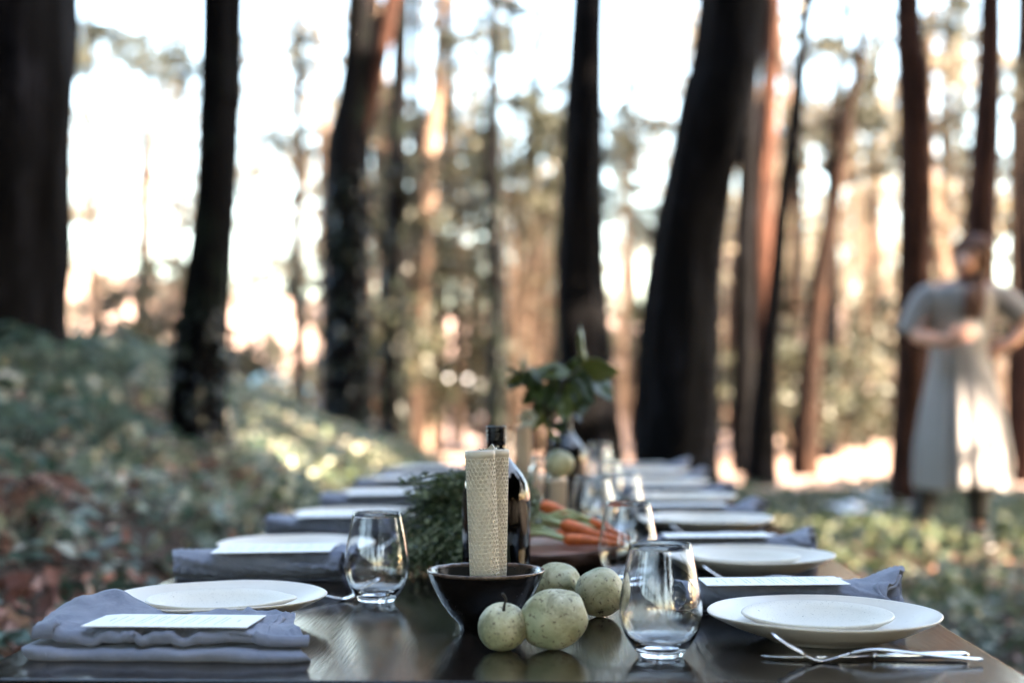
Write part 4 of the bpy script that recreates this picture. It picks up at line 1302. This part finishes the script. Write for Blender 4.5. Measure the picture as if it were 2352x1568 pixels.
def candle(loc, tilt, r0, H, ncirc, label, mat, rz=0, flake=True):
    t = thing('candle', label, 'candle', loc, 0, 'rolled beeswax candles')
    t.rotation_euler = (R(tilt[0]), R(tilt[1]), rz)
    m, h = honeycomb_candle(r0, H, ncirc)
    o = link('honeycomb_sheet', m, M[mat], t, smooth=False)
    # the rolled end: a spiral band at the top and a solid core just under the cells
    g = Geo()
    rows = []
    top = H - .002
    for i in range(60):
        a = 2 * PI * i / 60
        rows.append([(q * math.cos(a), q * math.sin(a), z + .0006 * noise.noise(Vector((math.cos(a) * 4, math.sin(a) * 4, 2)))) for q, z in ((r0 - .0012, .001), (r0 - .0012, top - .002), (r0 + .0004, top - .001), (r0 + .0006, H + .0042), (r0 - .0012, H + .0050), (r0 - .0022, H + .0012), (r0 * .55, H), (r0 * .5, H + .0016), (.001, H + .0008))])
    rows.append(rows[0])
    g.grid(rows)
    link('wax_core', g.mesh('wax_core'), M[mat], t)
    if flake:
        g = Geo()
        rows = []
        for i in range(13):
            a = R(-10 + i * 9)
            hh = .0015 + .0055 * math.exp(-((i - 5) / 2.2) ** 2) + .0016 * noise.noise(Vector((i * 1.7, 3, H)))
            rows.append([((r0 + d) * math.cos(a), (r0 + d) * math.sin(a), z) for d, z in ((-.0014, H + .002), (.0004, H + .002), (.0006, H + .004 + hh), (-.0008, H + .0042 + hh))])
        g.grid(rows)
        link('wax_edge', g.mesh('wax_edge'), M[mat], t)
    g = Geo(); g.tube(spline([(0, 0, H), (.0005, 0, H + .003), (.002, .001, H + .0065)], 6), .0011, 6)
    link('wick', g.mesh('wick'), M['wick'], t)
    return t
candle((BX_ + .0010, BY_ - .004, TZ + .0108), (0, -2.3, ), .0168, .1855, 20, 'taller ivory honeycomb candle standing in the bowl', 'wax')
candle((BX_ + .0062, BY_ + .032, TZ + .0150), (0, 1.9), .0152, .181, 19, 'ivory honeycomb candle half hidden behind the taller one in the bowl', 'wax', 1.0, False)
candle((-.0010, 2.63, TZ), (0, 0), .0162, .104, 20, 'short tan honeycomb candle standing behind the carrots', 'wax_far', .4, False)
candle((-.0710, 2.90, TZ), (0, 0), .0165, .196, 20, 'tall tan honeycomb candle between the bottle and the leafy vase', 'wax_far', 2.0, False)

# ------------------------------------------------------------------ bottles
BO = [(0, .003), (.034, .003), (.038, 0), (.0425, .002), (.0445, .006), (.0450, .012), (.0450, .125), (.0445, .136), (.0420, .148), (.0375, .1565), (.0320, .1640), (.0262, .1710), (.0205, .1778), (.0160, .1838), (.0136, .1890), (.0128, .196),
      (.0128, .202), (.0138, .2030), (.0138, .2046), (.0130, .2056), (.0130, .2074), (.0138, .2084), (.0138, .2100), (.0130, .2110), (.0130, .2128), (.0137, .2138), (.0137, .2155), (.0130, .2165), (.0131, .2188), (.0136, .2196), (.0136, .2214), (.0130, .2222)]
BI = [(.0104, .2222), (.0100, .2210), (.0100, .194), (.0128, .1840), (.0178, .1768), (.0235, .1700), (.0293, .1630), (.0350, .1552), (.0395, .1465), (.0420, .1355), (.0425, .125), (.0425, .012), (.040, .007), (0, .0065)]
g = Geo(); g.lathe(BO + BI, 72); BTM = g.mesh('bottle')
for x, y, lb in ((-.0825, 1.885, 'dark amber glass bottle right behind the candle bowl'), (.0147, 3.0, 'dark amber glass bottle half hidden behind the leafy vase')):
    tag(link('bottle', BTM, M['amber'], None, (x, y, TZ + .0003)), lb, 'bottle', 'amber bottles')

# ------------------------------------------------------------------ green fruit on the table
def fruit(loc, r, sq, rot, seed, label, lobes=0.0, stem=True, dimple=.28):
    t = thing('green_fruit', label, 'fruit', loc, 0, 'russet green fruit by the bowl')
    rd = random.Random(int(seed * 10))
    dents = []
    for _ in range(5):
        dv = Vector((rd.gauss(0, 1), rd.gauss(0, 1), rd.gauss(0, 1))).normalized()
        dents.append((dv, rd.uniform(.15, .35), rd.uniform(.02, .06)))
    if lobes: dents.append((Vector((-.7, -.2, .5)).normalized(), .42, .11))
    g = Geo()
    rows = []
    for i in range(33):
        th = PI * i / 32
        row = []
        for k in range(40):
            ph = 2 * PI * k / 40
            q = r * (1 + .045 * noise.noise(Vector((math.cos(ph) * math.sin(th) * 1.4, math.sin(ph) * math.sin(th) * 1.4, math.cos(th) * 1.4 + seed))))
            q *= 1 - dimple * math.exp(-(th / .34) ** 2) - .12 * math.exp(-((PI - th) / .30) ** 2)
            q *= 1 + lobes * .5 * math.cos(2 * ph) * math.sin(th) ** 2
            u_ = Vector((math.sin(th) * math.cos(ph), math.sin(th) * math.sin(ph), math.cos(th)))
            for dv, dw, dd_ in dents: q *= 1 - dd_ * math.exp(-((u_ - dv).length / dw) ** 2)
            q *= 1 + .012 * noise.noise(u_ * 4.5 + Vector((seed, 0, 0)))
            row.append((q * math.sin(th) * math.cos(ph) * sq[0], q * math.sin(th) * math.sin(ph) * sq[1], q * math.cos(th) * sq[2]))
        rows.append(row)
    g.grid(rows, close_u=True)
    o = link('flesh', g.mesh('fruit_flesh'), M['pear'], t)
    o.rotation_euler = [R(a) for a in rot]
    RM = o.rotation_euler.to_matrix()
    zmin = min((RM @ Vector(v)).z for v in g.v)
    o.location = (0, 0, -zmin)
    if stem:
        g2 = Geo()
        b = r * sq[2] * (1 - dimple)
        p = [(0, 0, b * .96), (.0006, .0, b + r * .28), (.0012, -.002, b + r * .55), (-.003, -.003, b + r * .80)]
        p = [tuple(RM @ Vector(q)) for q in p]
        g2.tube(spline(p, 10), [.0019, .0016, .0014, .0013, .0012, .0012, .0012, .0013, .0016, .0019], 8)
        s_ = link('stalk', g2.mesh('fruit_stalk'), M['stem'], t)
        s_.location = o.location
    g3 = Geo()
    for k in range(5):
        a = 2 * PI * k / 5
        g3.tube([(.001 * math.cos(a), .001 * math.sin(a), -r * sq[2] * .87), (.004 * math.cos(a), .004 * math.sin(a), -r * sq[2] * .89 - .001)], [.0009, .0004], 5)
    g3.v = [tuple(RM @ Vector(q) + Vector(o.location)) for q in g3.v]
    link('calyx', g3.mesh('fruit_calyx'), M['stem'], t)
    return t
fruit((-.0580, 1.480, TZ), .0262, (1, 1, .96), (18, -3, 20), 1.5, 'smallest green fruit with an upright dark stalk, in front of the bowl')
fruit((-.0050, 1.487, TZ), .0310, (.96, .95, 1.20), (8, 72, 14), 4.2, 'large lumpy green fruit with brown specks beside the stalked one', .10, False, .12)
fruit((.0485, 1.705, TZ), .0300, (.98, 1.0, 1.0), (-30, 25, 40), 7.7, 'round green fruit standing apart towards the glasses', .05, False, .2)
fruit((-.0040, 1.760, TZ), .0290, (.96, 1, 1.15), (10, 70, -10), 9.9, 'green fruit behind the others, half hidden by the bowl', .08, False, .14)

# ------------------------------------------------------------------ live-edge slab with carrots
def slab():
    ctrl = [(-.150, 2.24), (-.135, 2.14), (-.07, 2.09), (-.01, 2.075), (.045, 2.12), (.085, 2.19), (.122, 2.245), (.105, 2.34), (.06, 2.44), (-.02, 2.49), (-.10, 2.46), (-.145, 2.36)]
    loop = spline(ctrl + ctrl[:1], 73)[:-1]
    cx, cy = -.015, 2.28
    t = thing('serving_board', 'red brown live edge timber slab with a rough dark bark rim, under the carrots', 'serving board', (cx, cy, TZ))
    P_ = []
    for i, q in enumerate(loop):
        n_ = .006 * noise.noise(Vector((q[0] * 30, q[1] * 30, 1))) + .003 * noise.noise(Vector((q[0] * 90, q[1] * 90, 2)))
        v = Vector((q[0] - cx, q[1] - cy)); v = v * (1 + n_ / v.length)
        P_.append(v)
    g = Geo()
    n_ = len(P_)
    rows = []
    for sc, z in ((0.0, .0300), (.5, .0302), (.9, .0301), (.968, .0296)):
        rows.append([(p.x * sc, p.y * sc, z) for p in P_])
    g.grid(rows, close_u=True)
    link('board_top', g.mesh('board_top'), M['board_top'], t)
    g = Geo(); rows = []
    for k, (off, z) in enumerate(((-.022, .0292), (-.004, .0306), (.002, .0285), (.004, .022), (.003, .014), (-.003, .007), (-.012, .001), (-.03, .0008))):
        rows.append([])
        for i, p in enumerate(P_):
            d = p.normalized()
            r_ = .006 * noise.noise(Vector((p.x * 45, p.y * 45, z * 120))) + .004 * noise.noise(Vector((p.x * 140, p.y * 140, z * 300)))
            q = p + d * (off + (r_ if 0 < k < 7 else 0))
            rows[-1].append((q.x, q.y, z + .002 * noise.noise(Vector((p.x * 60, p.y * 60, z * 90))) * (1 < k < 6)))
    g.grid(rows, close_u=True)
    link('bark_edge', g.mesh('bark_edge'), M['bark_slab'], t)
slab()
CR = [((.004, 2.225, .562), (.098, 2.195, .541), .0135, 'largest carrot lying across the middle of the bunch'), ((.008, 2.175, .5445), (.100, 2.160, .5395), .0115, 'lowest carrot at the front of the bunch on the slab'),
      ((-.030, 2.30, .5865), (.048, 2.285, .560), .0130, 'topmost carrot with a thick pale stalk'), ((.050, 2.275, .5630), (.108, 2.215, .542), .0085, 'thin carrot along the far side of the bunch'),
      ((.066, 2.265, .5520), (.112, 2.225, .540), .0080, 'thin carrot seen through the glass by the slab tip'), ((-.004, 2.255, .5440), (.086, 2.240, .5385), .0115, 'carrot tucked beneath the largest one')]
def carrot(a, b, r, label, seed):
    a, b = Vector(a), Vector(b)
    t = thing('carrot', label, 'carrot', a, 0, 'carrots on the slab')
    d = b - a
    g = Geo()
    n_ = 26
    pts, rad = [], []
    for i in range(n_):
        u = i / (n_ - 1)
        bend = Vector((0, noise.noise(Vector((u * 2, seed, 0))) * .006, noise.noise(Vector((u * 2, seed, 5))) * .004))
        pts.append(tuple(d * u + bend * math.sin(PI * u)))
        q = .86 * r * (sstep(-.10, .09, u)) * (1 - .72 * u ** 1.15) * (1 + .05 * noise.noise(Vector((u * 26, seed, 1))))
        rad.append(max(.0006, q * (1 - sstep(.93, 1.0, u) * .8)))
    g.tube(pts, rad, 18)
    link('root', g.mesh('carrot_root'), M['carrot'], t)
    rr_ = random.Random(int(seed * 10))
    g = Geo()
    for k in range(4):
        e = Vector((-.062 - .03 * rr_.random(), rr_.uniform(-.02, .03), rr_.uniform(-.014, .022)))
        e.z = max(e.z, .538 - a.z)
        m_ = e * .5 + Vector((0, 0, .012 * rr_.random()))
        g.tube(spline([(.002, 0, 0), tuple(m_), tuple(e)], 9), [.0042, .0036, .0032, .003, .0028, .0026, .0024, .002, .0016], 7)
    link('stalk', g.mesh('carrot_stalk'), M['stalk'], t)
for i, (a, b, r, lb) in enumerate(CR): carrot(a, b, r, lb, i * 1.7 + .5)

def greens():
    t = thing('carrot_greens', 'feathery dark green carrot tops heaped behind the bottle', 'carrot tops', (-.15, 2.2, TZ + .03))
    O = Vector((-.15, 2.2, TZ + .03))
    rg = np.random.default_rng(77)
    g = Geo()
    C, Dv, Nv, Sz = [], [], [], []
    for k in range(430):
        st = Vector((-.03 + rg.uniform(-.02, .03), 2.22 + rg.uniform(-.05, .06), .548 + rg.uniform(0, .02)))
        th = rg.uniform(0, 2 * PI); el = rg.uniform(-.1, 1.0) * PI / 2
        rad = rg.uniform(.6, 1.0)
        end = Vector((-.150 + .098 * math.cos(th) * math.cos(el) * rad - .004, 2.20 + .105 * math.sin(th) * math.cos(el) * rad, (.545 + .098 * math.sin(el) * rad)))
        if rg.uniform() < .12: end = Vector((-.205 + rg.uniform(-.03, .03), 2.17 + rg.uniform(-.05, .05), .600 + rg.uniform(0, .035)))
        if rg.uniform() < .35: end = Vector((rg.uniform(-.245, -.10), rg.uniform(2.02, 2.16), rg.uniform(.508, .54)))
        mid = (st + end) / 2 + Vector((0, 0, .030 + .02 * rg.uniform()))
        q = [Vector(p) for p in spline([tuple(st), tuple(mid), tuple(end)], 16)]
        for p in q: p.z = max(p.z, .5345 if p.x > -.13 and p.y > 2.09 else .5035)
        g.tube([tuple(p - O) for p in q[4:]], .0009, 4, cap=False)
        for i in range(5, 16):
            d = (q[min(i + 1, 15)] - q[i - 1]).normalized()
            side = d.cross(Vector((0, 0, 1))).normalized()
            for s in (-1, 1):
                br = (side * s + d * rg.uniform(-.1, .9) + Vector((0, 0, rg.uniform(-.7, .7)))).normalized()
                L = .021 * (1 - .5 * abs(i - 10) / 6) * rg.uniform(.7, 1.3)
                for m_ in range(3):
                    c = q[i] + br * L * (m_ + .6) / 3 + Vector((rg.normal(), rg.normal(), rg.normal())) * .0025
                    dd = (br * .6 + Vector((rg.normal(), rg.normal(), rg.normal())) * .75).normalized()
                    nn = Vector((rg.normal() * .6, rg.normal() * .6, 1)); nn = (nn - dd * nn.dot(dd)).normalized()
                    C.append(tuple(c - O)); Dv.append(tuple(dd)); Nv.append(tuple(nn)); Sz.append(rg.uniform(.006, .014))
    link('stalk', g.mesh('greens_stalk', fix=False), M['herb'], t)
    Dv, Nv = np.array(Dv), np.array(Nv)
    o = link('frond_leaves', leaf_batch('frond_leaves', np.array(C), np.array(Sz), frames=(Dv, np.cross(Nv, Dv), Nv), aspect=.42), M['herb'], t, smooth=False)
    o['kind'] = 'stuff'
greens()

# ------------------------------------------------------------------ leafy branch in a clear jar
def arrangement():
    Y = 2.72
    def P(px, py, dy=0): q = at_y(px, py, Y); return Vector((q.x, Y + dy, q.z))
    base = Vector((P(1256, 1150).x, Y, TZ))
    jar = thing('vase', 'clear glass jar with the leafy branch standing in it', 'vase', base)
    jo = [(0, 0), (.030, 0), (.034, .002), (.0355, .008), (.0355, .115), (.033, .125), (.029, .131), (.029, .142), (.031, .144)]
    ji = [(.029, .1445), (.0268, .142), (.0268, .131), (.031, .124), (.0333, .114), (.0333, .010), (.030, .006), (0, .0055)]
    g = Geo(); g.lathe(jo + ji, 48)
    link('jar', g.mesh('jar'), M['glass'], jar, (0, 0, .0003))
    b = thing('leafy_branch', 'branch with large glossy leaves, one hanging green fruit and a cream flower, in the jar', 'branch', base)
    def rel(p): return tuple(p - base)
    g = Geo()
    stems = [([(1250, 1222), (1258, 1075), (1268, 980), (1288, 890), (1330, 845)], .0042), ([(1262, 1218), (1254, 1075), (1262, 960), (1270, 880), (1285, 850)], .0036), ([(1246, 1215), (1262, 1070), (1258, 980), (1240, 890), (1200, 856)], .0034),
             ([(1268, 980), (1296, 930), (1318, 905)], .0026), ([(1262, 1000), (1278, 1015), (1284, 1034)], .0018), ([(1258, 980), (1236, 968), (1218, 962)], .0022)]
    for k, (pp, r0) in enumerate(stems):
        q = []
        for i, (px, py) in enumerate(pp):
            p = P(px, py, (k - 2) * .006 * (1 if i else 1.5))
            p.z = max(p.z, TZ + .010)
            q.append(rel(p))
        n_ = 18
        g.tube(spline(q, n_), [r0 * (1 - .5 * i / n_) for i in range(n_)], 8)
    link('stem', g.mesh('branch_stem'), M['stem'], b)
    # (base px, tip px, width as share of length, roll deg, depth offset of base and tip)
    LV = [((1346, 848), (1349, 744), .34, 78, 0, .02), ((1332, 842), (1424, 850), .52, 30, 0, -.03), ((1335, 848), (1404, 926), .50, 40, .01, -.02), ((1318, 850), (1366, 930), .46, 20, -.01, -.03),
          ((1300, 846), (1395, 832), .44, 55, .02, .05), ((1290, 850), (1352, 822), .40, 35, 0, .03), ((1290, 852), (1238, 866), .50, 25, 0, -.02), ((1285, 856), (1246, 842), .44, 50, .01, .03),
          ((1276, 866), (1262, 944), .48, 15, 0, -.02), ((1290, 880), (1340, 952), .50, 30, 0, -.03), ((1296, 900), (1322, 978), .46, 60, .02, -.01), ((1300, 905), (1300, 975), .48, 20, -.01, -.03),
          ((1264, 900), (1220, 968), .42, 35, .01, -.01), ((1262, 905), (1258, 985), .46, 50, .02, -.02), ((1238, 880), (1196, 928), .46, 30, 0, -.02), ((1232, 872), (1246, 930), .44, 20, 0, -.03),
          ((1206, 858), (1158, 874), .42, 40, 0, -.02), ((1205, 858), (1170, 900), .44, 20, .01, -.02), ((1200, 856), (1160, 836), .34, 60, .02, .04), ((1196, 850), (1208, 812), .34, 65, .01, .03), ((1216, 866), (1196, 820), .30, 70, .03, .05),
          ((1240, 890), (1216, 838), .36, 40, .02, .05), ((1252, 950), (1214, 985), .40, 30, -.01, -.03), ((1258, 985), (1286, 1012), .42, 40, -.01, -.03), ((1268, 970), (1300, 1000), .40, 25, 0, -.02), ((1310, 870), (1330, 905), .5, 45, .03, .03), ((1275, 900), (1295, 945), .5, 10, .03, .03)]
    rl = random.Random(9)
    for _ in range(6):
        bx, by = rl.choice(((1290, 860), (1310, 850), (1270, 900), (1285, 930), (1240, 890), (1320, 880), (1255, 920)))
        an = rl.uniform(0, 2 * PI); ln = rl.uniform(45, 85)
        LV.append(((bx + rl.uniform(-14, 14), by + rl.uniform(-14, 14)), (bx + ln * math.cos(an) * 1.1, by + ln * math.sin(an) * .8 + 12), rl.uniform(.4, .55), rl.uniform(10, 60), rl.uniform(-.02, .04), rl.uniform(-.04, .06)))
    for i, (a, t_, wf, roll, da, dt) in enumerate(LV):
        A, T = P(*a, da), P(*t_, dt)
        d = T - A; L = d.length; d.normalize()
        s0 = d.cross(Vector((0, -1, 0))).normalized()
        n0_ = s0.cross(d).normalized()
        rm = Matrix.Rotation(R(roll * (1 if i % 2 else -1)), 3, d)
        s, nn = rm @ s0, rm @ n0_
        rows = []
        curl = rl.uniform(-.12, .18)
        for u_ in range(11):
            u = u_ / 10
            wd = L * wf * .66 * (math.sin(PI * u ** .85) ** .8 if 0 < u < 1 else 0) * (1 - .15 * u)
            row = []
            for v_ in range(7):
                v = (v_ - 3) / 3
                p = A + d * (L * u) + s * (wd * v) + nn * (L * (curl * u * u + .11 * abs(v) ** 1.3 * math.sin(PI * u) + .015 * math.sin(u * 14 + v * 3)))
                row.append(rel(p))
            rows.append(row)
        g = Geo(); g.grid(rows)
        o = link('leaf', g.mesh('broad_leaf'), M['bigleaf'], b)
        o.modifiers.new('thick', 'SOLIDIFY').thickness = .0007
    # fruit
    fc = P(1285, 1062, -.03)
    g = Geo()
    rows = []
    for i in range(17):
        th = PI * i / 16
        rows.append([(.0272 * (1 - .15 * math.exp(-(th / .3) ** 2)) * math.sin(th) * math.cos(2 * PI * k / 28), .0272 * math.sin(th) * math.sin(2 * PI * k / 28), .0262 * (1 - .2 * math.exp(-(th / .3) ** 2)) * math.cos(th)) for k in range(28)])
    g.grid(rows, close_u=True)
    link('fruit', g.mesh('hanging_fruit'), M['pear'], b, rel(fc), (.2, .3, 0))
    # flower
    fl = P(1214, 960, -.03)
    for k in range(6):
        a = 2 * PI * k / 6
        rows = []
        for u_ in range(6):
            u = u_ / 5
            rows.append([tuple(Vector(rel(fl)) + Vector((math.cos(a) * (.003 + .015 * u) - math.sin(a) * v * .008 * math.sin(PI * (u * .8 + .1)), -.012 * u + .004 * v * v, math.sin(a) * (.003 + .015 * u) + math.cos(a) * v * .008 * math.sin(PI * (u * .8 + .1))))) for v in (-1, -.5, 0, .5, 1)])
        g = Geo(); g.grid(rows)
        o = link('petal', g.mesh('petal'), M['petal'], b)
        o.modifiers.new('thick', 'SOLIDIFY').thickness = .0006
arrangement()

# ------------------------------------------------------------------ floor cushions along the grassy side
def cushion(x, y, sx, sy, h, rz, label):
    g = Geo(); rows = []
    for i in range(25):
        th = PI * i / 24
        row = []
        for k in range(48):
            ph = 2 * PI * k / 48
            def se(c, e): return math.copysign(abs(c) ** e, c)
            st = se(math.sin(th), .45)
            n_ = 1 + .03 * noise.noise(Vector((math.cos(ph) * 2, math.sin(ph) * 2, th * 2 + x)))
            row.append((sx / 2 * st * se(math.cos(ph), .5) * n_, sy / 2 * st * se(math.sin(ph), .5) * n_, h / 2 * (1 + se(math.cos(th), .7)) * n_))
        rows.append(row)
    g.grid(rows, close_u=True)
    o = link('floor_cushion', g.mesh('floor_cushion'), M['cushion'], None, (x, y, -.01), (0, 0, R(rz)))
    tag(o, label, 'cushion', 'cushions along the table')
cushion(.665, 3.46, .40, .95, .31, 2, 'charcoal floor cushion with a rounded end showing past the second setting')
cushion(.60, 1.98, .40, .95, .31, -1, 'charcoal floor cushion tucked against the table edge nearest the camera')
